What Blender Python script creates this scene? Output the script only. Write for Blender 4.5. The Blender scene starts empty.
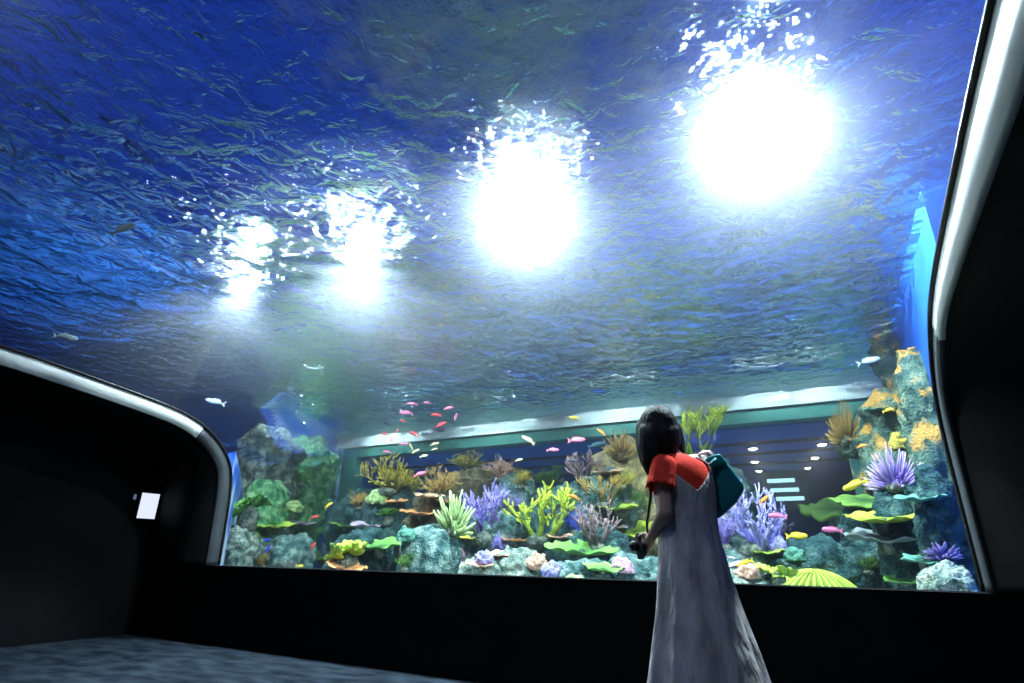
import bpy, bmesh, math, random
from mathutils import Vector, Matrix, noise
from mathutils.bvhtree import BVHTree
V = Vector
PI = math.pi
SC = bpy.context.scene
COL = SC.collection

# ------------------------------------------------------------------ camera
FPX = 556.5
PIT, YAW, ROL = math.radians(20.985), math.radians(28.96), math.radians(.926)
CAM = V((0, 0, .95))
FW = V((-math.sin(YAW)*math.cos(PIT), math.cos(YAW)*math.cos(PIT), math.sin(PIT)))
_rt = V((math.cos(YAW), math.sin(YAW), 0)); _up = _rt.cross(FW)
RT = _rt*math.cos(ROL) + _up*math.sin(ROL)
UP = -_rt*math.sin(ROL) + _up*math.cos(ROL)
cd = bpy.data.cameras.new('camera'); cam = bpy.data.objects.new('camera', cd); COL.objects.link(cam)
m = Matrix((RT, UP, -FW)).transposed().to_4x4(); m.translation = CAM
cam.matrix_world = m
cd.sensor_width = 36; cd.lens = FPX*36/1024; cd.clip_start = .02; cd.clip_end = 100
SC.camera = cam

def ray(x, y): return FW + RT*((x-512)/FPX) - UP*((y-341.5)/FPX)
def at(x, y, Y):                       # the point at depth Y that the photograph shows at (x, y)
    r = ray(x, y); return CAM + r*((Y-CAM.y)/r.y)
def on_x(x, y, X):
    r = ray(x, y); return CAM + r*((X-CAM.x)/r.x)
def on_z(x, y, Z):
    r = ray(x, y); return CAM + r*((Z-CAM.z)/r.z)
def mpp(P): return (P-CAM).dot(FW)/FPX      # metres a pixel spans at P

# ------------------------------------------------------------------ render settings
SC.view_settings.view_transform = 'Standard'; SC.view_settings.look = 'None'
SC.view_settings.gamma = 1; SC.view_settings.use_curve_mapping = False
SC.view_settings.exposure = 0.22
cy = SC.cycles
cy.use_denoising = True
cy.caustics_reflective = False; cy.caustics_refractive = False
cy.sample_clamp_indirect = 4; cy.max_bounces = 8; cy.transparent_max_bounces = 24
cy.transmission_bounces = 8; cy.glossy_bounces = 3; cy.diffuse_bounces = 3; cy.volume_bounces = 0
cy.volume_step_rate = 1
w = bpy.data.worlds.new('world'); SC.world = w; w.use_nodes = True
w.node_tree.nodes['Background'].inputs[0].default_value = (.01, .02, .05, 1)
w.node_tree.nodes['Background'].inputs[1].default_value = .1

# ------------------------------------------------------------------ materials
def new_mat(name):
    m = bpy.data.materials.new(name); m.use_nodes = True
    nt = m.node_tree
    for n in list(nt.nodes): nt.nodes.remove(n)
    out = nt.nodes.new('ShaderNodeOutputMaterial')
    return m, nt, out
def N(nt, typ, **kw):
    n = nt.nodes.new(typ)
    for k, v in kw.items():
        if k in n.inputs: n.inputs[k].default_value = v
        else: setattr(n, k, v)
    return n
def L(nt, a, b): nt.links.new(a, b)
def c4(c): return (c[0], c[1], c[2], 1)
def ramp(nt, fac, stops):
    r = nt.nodes.new('ShaderNodeValToRGB'); e = r.color_ramp.elements
    while len(e) < len(stops): e.new(.5)
    for i, (p, c) in enumerate(stops): e[i].position = p; e[i].color = c4(c)
    L(nt, fac, r.inputs[0]); return r.outputs[0]
def mottled(name, stops, scale=6, rough=.8, bump=.3, bscale=None, detail=6, spec=.3, metal=0, dist=.02, stretch=None):
    m, nt, out = new_mat(name)
    b = N(nt, 'ShaderNodeBsdfPrincipled', Roughness=rough, Metallic=metal)
    b.inputs['Specular IOR Level'].default_value = spec
    tc = N(nt, 'ShaderNodeTexCoord'); co = tc.outputs['Object']
    if stretch:
        mp = N(nt, 'ShaderNodeMapping'); mp.inputs['Scale'].default_value = stretch
        L(nt, co, mp.inputs[0]); co = mp.outputs[0]
    n = N(nt, 'ShaderNodeTexNoise', Scale=scale, Detail=detail); L(nt, co, n.inputs['Vector'])
    L(nt, ramp(nt, n.outputs['Fac'], stops), b.inputs['Base Color'])
    if bump:
        n2 = N(nt, 'ShaderNodeTexNoise', Scale=bscale or scale*4, Detail=4); L(nt, co, n2.inputs['Vector'])
        bp = N(nt, 'ShaderNodeBump', Strength=bump, Distance=dist); L(nt, n2.outputs['Fac'], bp.inputs['Height'])
        L(nt, bp.outputs[0], b.inputs['Normal'])
    L(nt, b.outputs[0], out.inputs[0]); return m
def flat(name, c, rough=.7, **k):
    return mottled(name, [(.3, [x*.85 for x in c]), (.7, [min(1, x*1.1) for x in c])], rough=rough, **k)
def emit(name, c, s):
    m, nt, out = new_mat(name); e = N(nt, 'ShaderNodeEmission', Strength=s); e.inputs[0].default_value = c4(c)
    L(nt, e.outputs[0], out.inputs[0]); return m
_cm = {}
def coral_mat(c0, c1, rough=.7, scale=25):
    """colour runs from the old base (c0) to the growing tips or rim (c1): attribute t"""
    key = (tuple(c0), tuple(c1))
    if key in _cm: return _cm[key]
    m, nt, out = new_mat('coral_skin')
    b = N(nt, 'ShaderNodeBsdfPrincipled', Roughness=rough); b.inputs['Specular IOR Level'].default_value = .25
    a = N(nt, 'ShaderNodeAttribute', attribute_name='t')
    tc = N(nt, 'ShaderNodeTexCoord')
    n = N(nt, 'ShaderNodeTexNoise', Scale=scale, Detail=4); L(nt, tc.outputs['Object'], n.inputs['Vector'])
    mm = N(nt, 'ShaderNodeMath', operation='MULTIPLY_ADD'); mm.inputs[1].default_value = .6; mm.inputs[2].default_value = -.3
    L(nt, n.outputs['Fac'], mm.inputs[0])
    ad = N(nt, 'ShaderNodeMath', operation='ADD'); L(nt, a.outputs['Fac'], ad.inputs[0]); L(nt, mm.outputs[0], ad.inputs[1])
    L(nt, ramp(nt, ad.outputs[0], [(.12, c0), (.95, c1)]), b.inputs['Base Color'])
    bp = N(nt, 'ShaderNodeBump', Strength=.5, Distance=.01); L(nt, n.outputs['Fac'], bp.inputs['Height']); L(nt, bp.outputs[0], b.inputs['Normal'])
    L(nt, b.outputs[0], out.inputs[0]); _cm[key] = m; return m

BLACK = mottled('black_wall_paint', [(.3, (.0015, .0015, .002)), (.7, (.003, .003, .004))], scale=3, rough=.75, bump=.05, spec=.1)
CARPET = mottled('dark_carpet', [(.35, (.006, .009, .015)), (.65, (.028, .038, .052))], scale=3.2, rough=.95, bump=.6, bscale=120, spec=.05, detail=9, stretch=(1, 2.2, 1))
BLUEP = mottled('blue_tank_paint', [(.3, (.01, .10, .60)), (.7, (.02, .17, .78))], scale=1.5, rough=.6, bump=.05)
BAND = mottled('brushed_steel_reveal', [(.3, (.68, .68, .68)), (.7, (.8, .79, .77))], scale=2.5, rough=.5, bump=.2, bscale=5, spec=.3)
SEAL = flat('black_seal', (.006, .006, .008), .5)
SAND = mottled('pale_sand', [(.3, (.30, .36, .36)), (.7, (.5, .55, .52))], scale=12, bump=.5)
WHITE = mottled('white_ledge_paint', [(.3, (.72, .8, .9)), (.7, (.85, .9, .95))], scale=2, rough=.5, bump=.05)
TEAL = mottled('algae_stained_frame', [(.3, (.05, .22, .22)), (.7, (.11, .32, .28))], scale=3, rough=.5, bump=.1)
DARKBLUE = mottled('dark_blue_room_paint', [(.3, (.005, .12, .42)), (.7, (.01, .2, .6))], scale=1.2, rough=.5, bump=.05)
HALLBLUE = mottled('blue_hall_paint', [(.3, (.02, .10, .5)), (.7, (.08, .25, .75))], scale=.8, rough=.8, bump=.1)
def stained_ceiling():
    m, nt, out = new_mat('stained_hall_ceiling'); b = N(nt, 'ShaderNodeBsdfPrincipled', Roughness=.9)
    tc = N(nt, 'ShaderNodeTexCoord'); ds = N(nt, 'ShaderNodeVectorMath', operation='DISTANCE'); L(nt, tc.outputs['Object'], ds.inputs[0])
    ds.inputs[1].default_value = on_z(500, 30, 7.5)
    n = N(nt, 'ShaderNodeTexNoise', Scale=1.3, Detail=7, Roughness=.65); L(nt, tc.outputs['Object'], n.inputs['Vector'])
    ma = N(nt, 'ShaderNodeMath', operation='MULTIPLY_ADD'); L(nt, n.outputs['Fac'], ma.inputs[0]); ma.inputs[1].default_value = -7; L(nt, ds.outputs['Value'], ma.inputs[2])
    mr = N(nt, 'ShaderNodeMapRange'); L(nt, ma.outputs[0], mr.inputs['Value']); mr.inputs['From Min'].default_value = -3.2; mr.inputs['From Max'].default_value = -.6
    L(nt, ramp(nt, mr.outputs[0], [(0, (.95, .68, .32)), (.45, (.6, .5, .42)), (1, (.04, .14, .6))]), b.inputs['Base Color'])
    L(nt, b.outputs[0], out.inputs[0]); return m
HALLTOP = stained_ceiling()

def clear_mat(name, tint, ior):
    m, nt, out = new_mat(name)
    t = N(nt, 'ShaderNodeBsdfTransparent'); t.inputs[0].default_value = c4(tint)
    g = N(nt, 'ShaderNodeBsdfGlossy', Roughness=.02); g.inputs[0].default_value = (1, 1, 1, 1)
    lw = N(nt, 'ShaderNodeLayerWeight', Blend=.5); pw = N(nt, 'ShaderNodeMath', operation='POWER'); L(nt, lw.outputs['Facing'], pw.inputs[0]); pw.inputs[1].default_value = 5
    fr = N(nt, 'ShaderNodeMath', operation='MULTIPLY_ADD'); L(nt, pw.outputs[0], fr.inputs[0]); fr.inputs[1].default_value = .3; fr.inputs[2].default_value = .012
    mx = N(nt, 'ShaderNodeMixShader'); L(nt, fr.outputs[0], mx.inputs[0]); L(nt, t.outputs[0], mx.inputs[1]); L(nt, g.outputs[0], mx.inputs[2])
    L(nt, mx.outputs[0], out.inputs[0]); return m
ACRYLIC = clear_mat('clear_acrylic', (.985, .995, 1), 1.06)

def water_surface_mat():
    m, nt, out = new_mat('rippled_water_surface')
    geo = N(nt, 'ShaderNodeNewGeometry'); tc = N(nt, 'ShaderNodeTexCoord')
    n1 = N(nt, 'ShaderNodeTexNoise', Scale=5.2, Detail=3.5, Distortion=.7); L(nt, tc.outputs['Object'], n1.inputs['Vector'])
    b1 = N(nt, 'ShaderNodeBump', Strength=1, Distance=.06); L(nt, n1.outputs['Fac'], b1.inputs['Height'])
    n2 = N(nt, 'ShaderNodeTexNoise', Scale=9, Detail=3, Distortion=.4); L(nt, tc.outputs['Object'], n2.inputs['Vector'])
    b2 = N(nt, 'ShaderNodeBump', Strength=1, Distance=.16); L(nt, n2.outputs['Fac'], b2.inputs['Height'])
    dot = N(nt, 'ShaderNodeVectorMath', operation='DOT_PRODUCT'); L(nt, geo.outputs['Incoming'], dot.inputs[0]); L(nt, b1.outputs[0], dot.inputs[1])
    ab = N(nt, 'ShaderNodeMath', operation='ABSOLUTE'); L(nt, dot.outputs['Value'], ab.inputs[0])
    mr = N(nt, 'ShaderNodeMapRange', interpolation_type='SMOOTHSTEP'); L(nt, ab.outputs[0], mr.inputs['Value'])
    mr.inputs['From Min'].default_value = .42; mr.inputs['From Max'].default_value = .56
    mr.inputs['To Min'].default_value = .02; mr.inputs['To Max'].default_value = .93
    gl = N(nt, 'ShaderNodeBsdfGlossy', Roughness=.03); L(nt, b1.outputs[0], gl.inputs['Normal']); gl.inputs[0].default_value = (.76, 1, .9, 1)
    tr = N(nt, 'ShaderNodeBsdfTransparent'); tr.inputs[0].default_value = (.76, .95, 1, 1)
    r1 = N(nt, 'ShaderNodeBsdfRefraction', IOR=1.09, Roughness=0); L(nt, b1.outputs[0], r1.inputs['Normal']); r1.inputs[0].default_value = (.8, .93, 1, 1)
    r2 = N(nt, 'ShaderNodeBsdfRefraction', IOR=1.12, Roughness=.03); L(nt, b2.outputs[0], r2.inputs['Normal']); r2.inputs[0].default_value = (.8, .93, 1, 1)
    ma = N(nt, 'ShaderNodeMixShader', Fac=.5); L(nt, r1.outputs[0], ma.inputs[1]); L(nt, r2.outputs[0], ma.inputs[2])
    mb = N(nt, 'ShaderNodeMixShader', Fac=.5); L(nt, ma.outputs[0], mb.inputs[1]); L(nt, tr.outputs[0], mb.inputs[2])
    mc = N(nt, 'ShaderNodeMixShader'); L(nt, mr.outputs[0], mc.inputs[0]); L(nt, gl.outputs[0], mc.inputs[1]); L(nt, mb.outputs[0], mc.inputs[2])
    L(nt, mc.outputs[0], out.inputs[0]); return m
WSURF = water_surface_mat()
def haze_mat(lobes):
    m, nt, out = new_mat('hazy_water'); prev = None
    for dens, col, g in lobes:
        v = N(nt, 'ShaderNodeVolumeScatter', Density=dens, Anisotropy=g); v.inputs[0].default_value = c4(col)
        if prev is None: prev = v.outputs[0]
        else:
            a = N(nt, 'ShaderNodeAddShader'); L(nt, prev, a.inputs[0]); L(nt, v.outputs[0], a.inputs[1]); prev = a.outputs[0]
    ab = N(nt, 'ShaderNodeVolumeAbsorption', Density=.025); ab.inputs[0].default_value = (.25, .88, .92, 1)
    a = N(nt, 'ShaderNodeAddShader'); L(nt, prev, a.inputs[0]); L(nt, ab.outputs[0], a.inputs[1])
    L(nt, a.outputs[0], out.inputs['Volume']); return m
HAZE = haze_mat([(.05, (.86, .88, 1), .965), (.05, (.84, .85, 1), .925), (.016, (.5, .62, 1), .8)])

# ------------------------------------------------------------------ mesh helpers
class MB:
    def __init__(s): s.v = []; s.f = []; s.t = []
    def add(s, vs, fs, t=0):
        o = len(s.v); s.v += [V(p) for p in vs]; s.f += [[i+o for i in f] for f in fs]
        s.t += (list(t) if hasattr(t, '__len__') else [t]*len(vs))
    def box(s, lo, hi, t=0):
        x0, y0, z0 = lo; x1, y1, z1 = hi
        s.add([(x0,y0,z0),(x1,y0,z0),(x1,y1,z0),(x0,y1,z0),(x0,y0,z1),(x1,y0,z1),(x1,y1,z1),(x0,y1,z1)],
              [(0,3,2,1),(4,5,6,7),(0,1,5,4),(1,2,6,5),(2,3,7,6),(3,0,4,7)], t)
    def tube(s, pts, rad, t=None, n=6, cap=True):
        pts = [V(p) for p in pts]; k = len(pts); vs = []; tv = []; fs = []
        ref = None
        for i, p in enumerate(pts):
            d = (pts[min(i+1, k-1)] - pts[max(i-1, 0)]).normalized()
            if ref is None:
                ref = d.orthogonal().normalized()
            a = (ref - d*ref.dot(d)).normalized(); ref = a; b = d.cross(a)
            for j in range(n):
                q = 2*PI*j/n
                vs.append(p + (a*math.cos(q)+b*math.sin(q))*rad[i]); tv.append(t[i] if t else 0)
        for i in range(k-1):
            for j in range(n):
                fs.append((i*n+j, i*n+(j+1)%n, (i+1)*n+(j+1)%n, (i+1)*n+j))
        if cap:
            d = (pts[-1]-pts[-2]).normalized()
            vs.append(pts[-1]+d*rad[-1]*.7); tv.append(t[-1] if t else 0); c = len(vs)-1
            for j in range(n): fs.append(((k-1)*n+j, (k-1)*n+(j+1)%n, c))
            fs.append(tuple(reversed(range(n))))
        s.add(vs, fs, tv)
    def loft(s, rings, cap=(True, True), t=None):
        n = len(rings[0]); vs = [p for r in rings for p in r]; fs = []
        for i in range(len(rings)-1):
            for j in range(n):
                fs.append((i*n+j, i*n+(j+1)%n, (i+1)*n+(j+1)%n, (i+1)*n+j))
        if cap[0]: fs.append(tuple(reversed(range(n))))
        if cap[1]: fs.append(tuple(range((len(rings)-1)*n, len(rings)*n)))
        s.add(vs, fs, t if t is not None else 0)
    def ball(s, c, r, seg=16, rings=10, t=0, rot=None):
        c = V(c); r = (r, r, r) if not hasattr(r, '__len__') else r
        vs = []; fs = []
        for i in range(rings+1):
            a = PI*i/rings
            for j in range(seg):
                b = 2*PI*j/seg
                p = V((r[0]*math.sin(a)*math.cos(b), r[1]*math.sin(a)*math.sin(b), r[2]*math.cos(a)))
                vs.append(c + (rot @ p if rot else p))
        for i in range(rings):
            for j in range(seg):
                fs.append((i*seg+j, (i+1)*seg+j, (i+1)*seg+(j+1)%seg, i*seg+(j+1)%seg))
        s.add(vs, fs, t)
    def capsule(s, a, b, ra, rb, n=14):
        a = V(a); b = V(b); d = (b-a).normalized(); pts = []; rad = []
        for i in range(6):
            q = PI/2*(i/5); pts.append(a - d*ra*math.cos(q)*.98); rad.append(max(ra*math.sin(q), ra*.1))
        for i in range(1, 6):
            u = i/6; pts.append(a.lerp(b, u)); rad.append(ra+(rb-ra)*u)
        for i in range(6):
            q = PI/2*(i/5); pts.append(b + d*rb*math.sin(q)*.98); rad.append(max(rb*math.cos(q), rb*.1))
        s.tube(pts, rad, n=n)
    def fit(s, W, D, H):                     # scale to the given width, depth and height, standing on z = 0
        xs = [p.x for p in s.v]; ys = [p.y for p in s.v]; zs = [p.z for p in s.v]
        cx = (max(xs)+min(xs))/2; cyy = (max(ys)+min(ys))/2
        kx = W/(max(xs)-min(xs)); ky = D/(max(ys)-min(ys)); kz = H/max(zs)
        s.v = [V(((p.x-cx)*kx, (p.y-cyy)*ky, p.z*kz)) for p in s.v]
    def build(s, name, mat, parent=None, smooth=True, loc=None, rotz=0):
        me = bpy.data.meshes.new(name); me.from_pydata([tuple(p) for p in s.v], [], s.f); me.update()
        a = me.attributes.new('t', 'FLOAT', 'POINT'); a.data.foreach_set('value', [float(x) for x in s.t])
        bm = bmesh.new(); bm.from_mesh(me); bmesh.ops.remove_doubles(bm, verts=bm.verts, dist=1e-6)
        bmesh.ops.recalc_face_normals(bm, faces=bm.faces); bm.to_mesh(me); bm.free()
        if smooth: me.polygons.foreach_set('use_smooth', [True]*len(me.polygons))
        me.materials.append(mat)
        o = bpy.data.objects.new(name, me); COL.objects.link(o)
        if parent: o.parent = parent
        if loc is not None: o.location = loc
        if rotz: o.rotation_euler = (0, 0, rotz)
        return o
def tag(o, label, cat, group=None, kind=None):
    o['label'] = label; o['category'] = cat
    if group: o['group'] = group
    if kind: o['kind'] = kind
    return o
def struct(o): o['kind'] = 'structure'; return o
def sbox(name, lo, hi, mat):
    b = MB(); b.box(lo, hi); return struct(b.build(name, mat, smooth=False))
def empty(name, loc, rotz=0):
    o = bpy.data.objects.new(name, None); COL.objects.link(o); o.location = loc; o.rotation_euler = (0, 0, rotz); o.empty_display_size = .05; return o

# ------------------------------------------------------------------ the room and the tank shell
XL, XR = -6.38, .735
RL, RR = -7.55, 2.2                         # room side walls
GY = 4.5
ctrl = [(4.53, .79), (4.52, 1.2), (4.5, 1.6), (4.44, 1.9), (4.27, 2.14), (4.0, 2.33), (3.7, 2.44), (3.3, 2.51), (2.5, 2.61), (1.9, 2.67), (.6, 2.79), (-.6, 2.9)]
def smooth_curve(c, k=6):
    out = []
    for i in range(len(c)-1):
        p0 = c[max(i-1, 0)]; p1 = c[i]; p2 = c[i+1]; p3 = c[min(i+2, len(c)-1)]
        for j in range(k):
            t = j/k
            out.append(tuple(.5*((2*p1[a]) + (-p0[a]+p2[a])*t + (2*p0[a]-5*p1[a]+4*p2[a]-p3[a])*t*t + (-p0[a]+3*p1[a]-3*p2[a]+p3[a])*t**3) for a in (0, 1)))
    out.append(c[-1]); return out
PROF = smooth_curve(ctrl)
def offset(prof, d):                        # move the profile towards the room
    out = []
    for i, p in enumerate(prof):
        a = prof[max(i-1, 0)]; b = prof[min(i+1, len(prof)-1)]
        tx, tz = b[0]-a[0], b[1]-a[1]; l = math.hypot(tx, tz)
        out.append((p[0] - tz/l*d, p[1] + tx/l*d))
    return out
def sheet(name, prof_a, prof_b, x0, x1, mat):        # closed slab between two profiles
    b = MB(); n = len(prof_a); vs = []
    for x in (x0, x1):
        vs += [(x, y, z) for y, z in prof_a] + [(x, y, z) for y, z in prof_b]
    fs = []
    for i in range(n-1):
        A, B, C, D = i, i+1, n+i, n+i+1
        o = 2*n
        fs += [(A, B, B+o, A+o), (C, C+o, D+o, D), (A, C, D, B), (A+o, B+o, D+o, C+o)]
    fs += [(0, 2*n, 3*n, n), (n-1, 2*n-1, 4*n-1, 3*n-1)]
    b.add(vs, fs); return struct(b.build(name, mat))
SH = .17                                    # depth of the reveal between glass and room shell
INNER = offset(PROF, SH)
sheet('window_1', PROF, offset(PROF, -.05), XL-.04, XR+.04, ACRYLIC)
INNER_R = [(a[0]+(c[0]-a[0])*k, a[1]+(c[1]-a[1])*k) for a, c, k in zip(PROF, INNER, [1+.75*min(1, max(0, (3.9-p[0])/1.8)) for p in PROF])]
KB = next(i for i, p in enumerate(PROF) if p[0] < 4.02)          # steel reveal; below this point its shade is painted in as dark grey
SHADEREV = mottled('shade_toned_reveal', [(.3, (.036, .04, .047)), (.7, (.06, .065, .075))], scale=3, rough=.5, bump=.1)
sheet('trim_1', PROF[KB:], INNER[KB:], XL-.03, XL, BAND)
sheet('trim_2', PROF[KB:], INNER_R[KB:], XR, XR+.03, BAND)
sheet('trim_10', PROF[:KB+1], INNER[:KB+1], XL-.03, XL, SHADEREV)
sheet('trim_11', PROF[:KB+1], INNER_R[:KB+1], XR, XR+.03, SHADEREV)
for nm, x in (('trim_3', XL+.008), ('trim_4', XR-.008)):
    b = MB(); pp = offset(PROF, .012)
    b.tube([(x, y, z) for y, z in pp], [.014]*len(pp), n=6); struct(b.build(nm, SEAL))
sheet('ceiling_left', INNER, offset(PROF, SH-.1), RL-.1, XL-.031, BLACK)
sheet('ceiling_right', INNER_R, offset(PROF, SH-.1), XR+.031, RR+.1, BLACK)
sheet('floor_tank_left', offset(PROF, -.004), offset(PROF, .03), -13.05, XL-.06, BLUEP)
sheet('floor_tank_right', offset(PROF, -.004), offset(PROF, .03), XR+.06, 3.05, BLUEP)
sbox('floor', (RL-.1, -3.1, -.1), (RR+.1, 4.55, 0), CARPET)
sbox('wall_front', (RL-.1, GY-.15, 0), (RR+.1, GY+.1, .785), BLACK)
def side_wall(name, inner, x0, x1):
    p = [(y, z) for y, z in inner]; p += [(-3.1, p[-1][1]), (-3.1, 0), (p[0][0], 0)]
    b = MB(); n = len(p)
    b.add([(x0, y, z) for y, z in p]+[(x1, y, z) for y, z in p], [tuple(range(n)), tuple(range(2*n-1, n-1, -1))]+[(i, (i+1) % n, n+(i+1) % n, n+i) for i in range(n)])
    return struct(b.build(name, BLACK, smooth=False))
side_wall('wall_left', INNER, RL-.1, RL)
side_wall('wall_right', INNER_R, RR, RR+.1)
sbox('wall_back', (RL-.1, -3.2, 0), (RR+.1, -3.1, 3.3), BLACK)
sbox('ceiling', (RL-.1, -3.1, 2.72), (RR+.1, -.55, 2.82), BLACK)

ZW, YB = 3.42, 9.48
TL0, TL1 = (-6.5, 4.55), (-8.35, 6.1)     # low slanting screen at the left end of the tank
b = MB()
(x0, y0), (x1, y1) = TL0, TL1
b.add([(x0,y0,.4),(x1,y1,.4),(x1-.15,y1,.4),(x0-.15,y0,.4),(x0,y0,2.12),(x1,y1,1.9),(x1-.15,y1,1.9),(x0-.15,y0,2.12)],
      [(0,3,2,1),(4,5,6,7),(0,1,5,4),(1,2,6,5),(2,3,7,6),(3,0,4,7)])
PALEB = mottled('chalky_blue_paint', [(.42, (.04, .16, .7)), (.58, (.6, .72, .95))], scale=2.2, rough=.6, bump=.05)
struct(b.build('wall_tank_screen', PALEB, smooth=False))
sbox('wall_tank_left', (-13.15, -.6, .4), (-13, YB+.1, 3.6), BLUEP)
sbox('wall_tank_rear', (-13.15, YB, .4), (-9.93, YB+.15, 3.6), BLUEP)
sbox('wall_tank_right', (1.0, 4.6, .4), (1.12, YB+.1, 3.6), BLUEP)
sbox('wall_tank_right_front', (3.0, -.6, 2.6), (3.12, 4.6, 3.6), BLUEP)
sbox('wall_tank_right_return', (1.12, 4.6, .4), (3.12, 4.7, 3.6), BLUEP)
sbox('wall_tank_front', (-13.1, -.72, 2.6), (3.12, -.6, 3.6), BLUEP)
sbox('floor_tank', (-13.1, GY+.09, .4), (1.12, YB+.15, .58), SAND)
# rear window of the tank: white ledge at the water line, stained jambs, dark room behind it
sbox('trim_5', (-9.9, YB, 3.2), (1.0, YB+.5, 3.44), WHITE)
sbox('trim_6', (-9.9, YB+.04, 2.98), (1.0, YB+.3, 3.2), TEAL)
sbox('trim_7', (-9.9, YB+.02, .5), (-9.25, YB+.3, 3.0), TEAL)
sbox('trim_8', (.38, YB+.02, .5), (1.0, YB+.3, 3.0), TEAL)
sbox('trim_9', (-9.86, YB-.08, .5), (-9.68, YB+.03, 3.2), PALEB)
sbox('window_2', (-9.3, YB+.12, .5), (.4, YB+.16, 3.0), ACRYLIC)
sbox('floor_rear_room', (-10.2, YB+.1, -.1), (2.2, 24, 0), DARKBLUE)
sbox('wall_rear_low', (-10.2, YB+.12, 0), (2.2, YB+.3, .52), DARKBLUE)
sbox('ceiling_rear_room', (-10.2, YB+.3, 2.95), (2.2, 24, 3.1), DARKBLUE)
sbox('wall_rear_room', (-10.2, 24, 0), (2.2, 24.1, 3.1), DARKBLUE)
sbox('wall_rear_room_left', (-10.3, YB+.3, 0), (-10.2, 24, 3.1), DARKBLUE)
sbox('wall_rear_room_right', (2.2, YB+.1, 0), (2.3, 24, 3.1), DARKBLUE)
for i, y in enumerate((11.0, 12.2, 13.6)):
    sbox('trim_%d' % (12+i), (-10.2, y, 2.9), (2.2, y+.07, 2.95), BLACK)
# service hall above the water
sbox('floor_hall_rear', (-15, YB+.5, 3.3), (5, 14, 3.45), HALLBLUE)
sbox('floor_hall_right', (3.12, -3.2, 3.5), (5, 14, 3.6), HALLBLUE)
sbox('floor_hall_left', (-15, -3.2, 3.5), (-13.15, 14, 3.6), HALLBLUE)
sbox('floor_hall_front', (-13.15, -3.2, 3.5), (3.12, -.7, 3.6), HALLBLUE)
sbox('wall_hall_rear', (-15, 11.5, 3.4), (5, 11.6, 7.6), HALLBLUE)
sbox('wall_hall_left', (-15.1, -3.2, 3.4), (-15, 11.6, 7.6), HALLBLUE)
sbox('wall_hall_right', (5, -3.2, 3.4), (5.1, 11.6, 7.6), HALLBLUE)
sbox('wall_hall_front', (-15, -3.3, 3.4), (5, -3.2, 7.6), HALLBLUE)
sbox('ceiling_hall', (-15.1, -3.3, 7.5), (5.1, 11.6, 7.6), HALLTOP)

# the water: haze body and rippled surface
poly = [(y, z) for y, z in offset(PROF, -.06)] + [(-.6, ZW-.06), (YB+.1, ZW-.06), (YB+.1, .5), (GY+.1, .5)]
b = MB(); n = len(poly)
b.add([(-13, y, z) for y, z in poly] + [(2.98, y, z) for y, z in poly],
      [tuple(range(n)), tuple(range(2*n-1, n-1, -1))] + [(i, (i+1) % n, n+(i+1) % n, n+i) for i in range(n)])
struct(b.build('water', HAZE, smooth=False))
def water_surface():
    sx, sy = .038, .036; X0, X1, Y0, Y1 = -12.95, 2.95, -.58, YB
    nx = int((X1-X0)/sx)+1; ny = int((Y1-Y0)/sy)+1; vs = []; fs = []
    for j in range(ny):
        y = Y0+(Y1-Y0)*j/(ny-1)
        for i in range(nx):
            x = X0+(X1-X0)*i/(nx-1)
            a = noise.noise(V((x*1.1, y*1.1, 3)))*.9
            z = .032*noise.noise(V((x*1.7+a, y*1.7, .3))) + .014*noise.noise(V((x*4.1, y*4.1+a, 1.7))) + .006*noise.noise(V((x*9, y*9, 5)))
            vs.append((x, y, ZW+z))
    for j in range(ny-1):
        for i in range(nx-1):
            k = j*nx+i; fs.append((k, k+1, k+nx+1, k+nx))
    me = bpy.data.meshes.new('water_surface'); me.from_pydata(vs, [], fs); me.update()
    me.polygons.foreach_set('use_smooth', [True]*len(me.polygons)); me.materials.append(WSURF)
    o = bpy.data.objects.new('water_surface', me); COL.objects.link(o); return struct(o)
water_surface()

# ------------------------------------------------------------------ lamps over the water
HOUSING = flat('lamp_housing', (.25, .26, .28), .4, metal=.6)
BULB = emit('lamp_glow', (.95, .97, 1), 3800)
lamp_labels = ['nearest and brightest overhead lamp, at the right end of the row above the water',
               'second overhead lamp from the right in the row above the water',
               'third overhead lamp from the right, broken into sparkles by the ripples',
               'farthest and faintest overhead lamp, at the left end of the row']
def lamp(p, lb, bulb=None, group='overhead lamps above the tank'):
    r = empty('overhead_lamp', p); tag(r, lb, 'lamp', group)
    b = MB()
    b.loft([[V((R*math.cos(2*PI*j/28), R*math.sin(2*PI*j/28), z)) for j in range(28)] for R, z in ((.17, .0), (.22, .0), (.21, .08), (.1, .2), (.08, .36), (.02, .38))])
    b.build('housing', HOUSING, r)
    b = MB(); b.tube([(0, 0, .37), (0, 0, 7.5-p.z)], [.003, .003]); b.build('hanger', HOUSING, r)
    b = MB(); R = .155
    b.loft([[V((R*math.cos(q)*math.cos(2*PI*j/24), R*math.cos(q)*math.sin(2*PI*j/24), -.02-R*.6*math.sin(q))) for j in range(24)] for q in [PI/2*.98*k/8 for k in range(9)]])
    b.build('bulb', bulb or BULB, r)
for (px, py, ks), lb in zip(((757, 130, 1), (525, 210, .9), (360, 262, .6), (243, 285, .42)), lamp_labels): lamp(on_z(px, py, 4.5), lb, emit('lamp_glow', (.95, .97, 1), 4400*ks))
FILL = emit('fill_lamp_glow', (.95, .97, 1), 220)  # unseen near row, added to light the visitor's back
for x in (-.9, -4.2): lamp(V((x, .1, 4.5)), 'unseen fill lamp added behind the photographer, above the overhead pane', FILL, 'added fill lamps of the near row')
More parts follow.
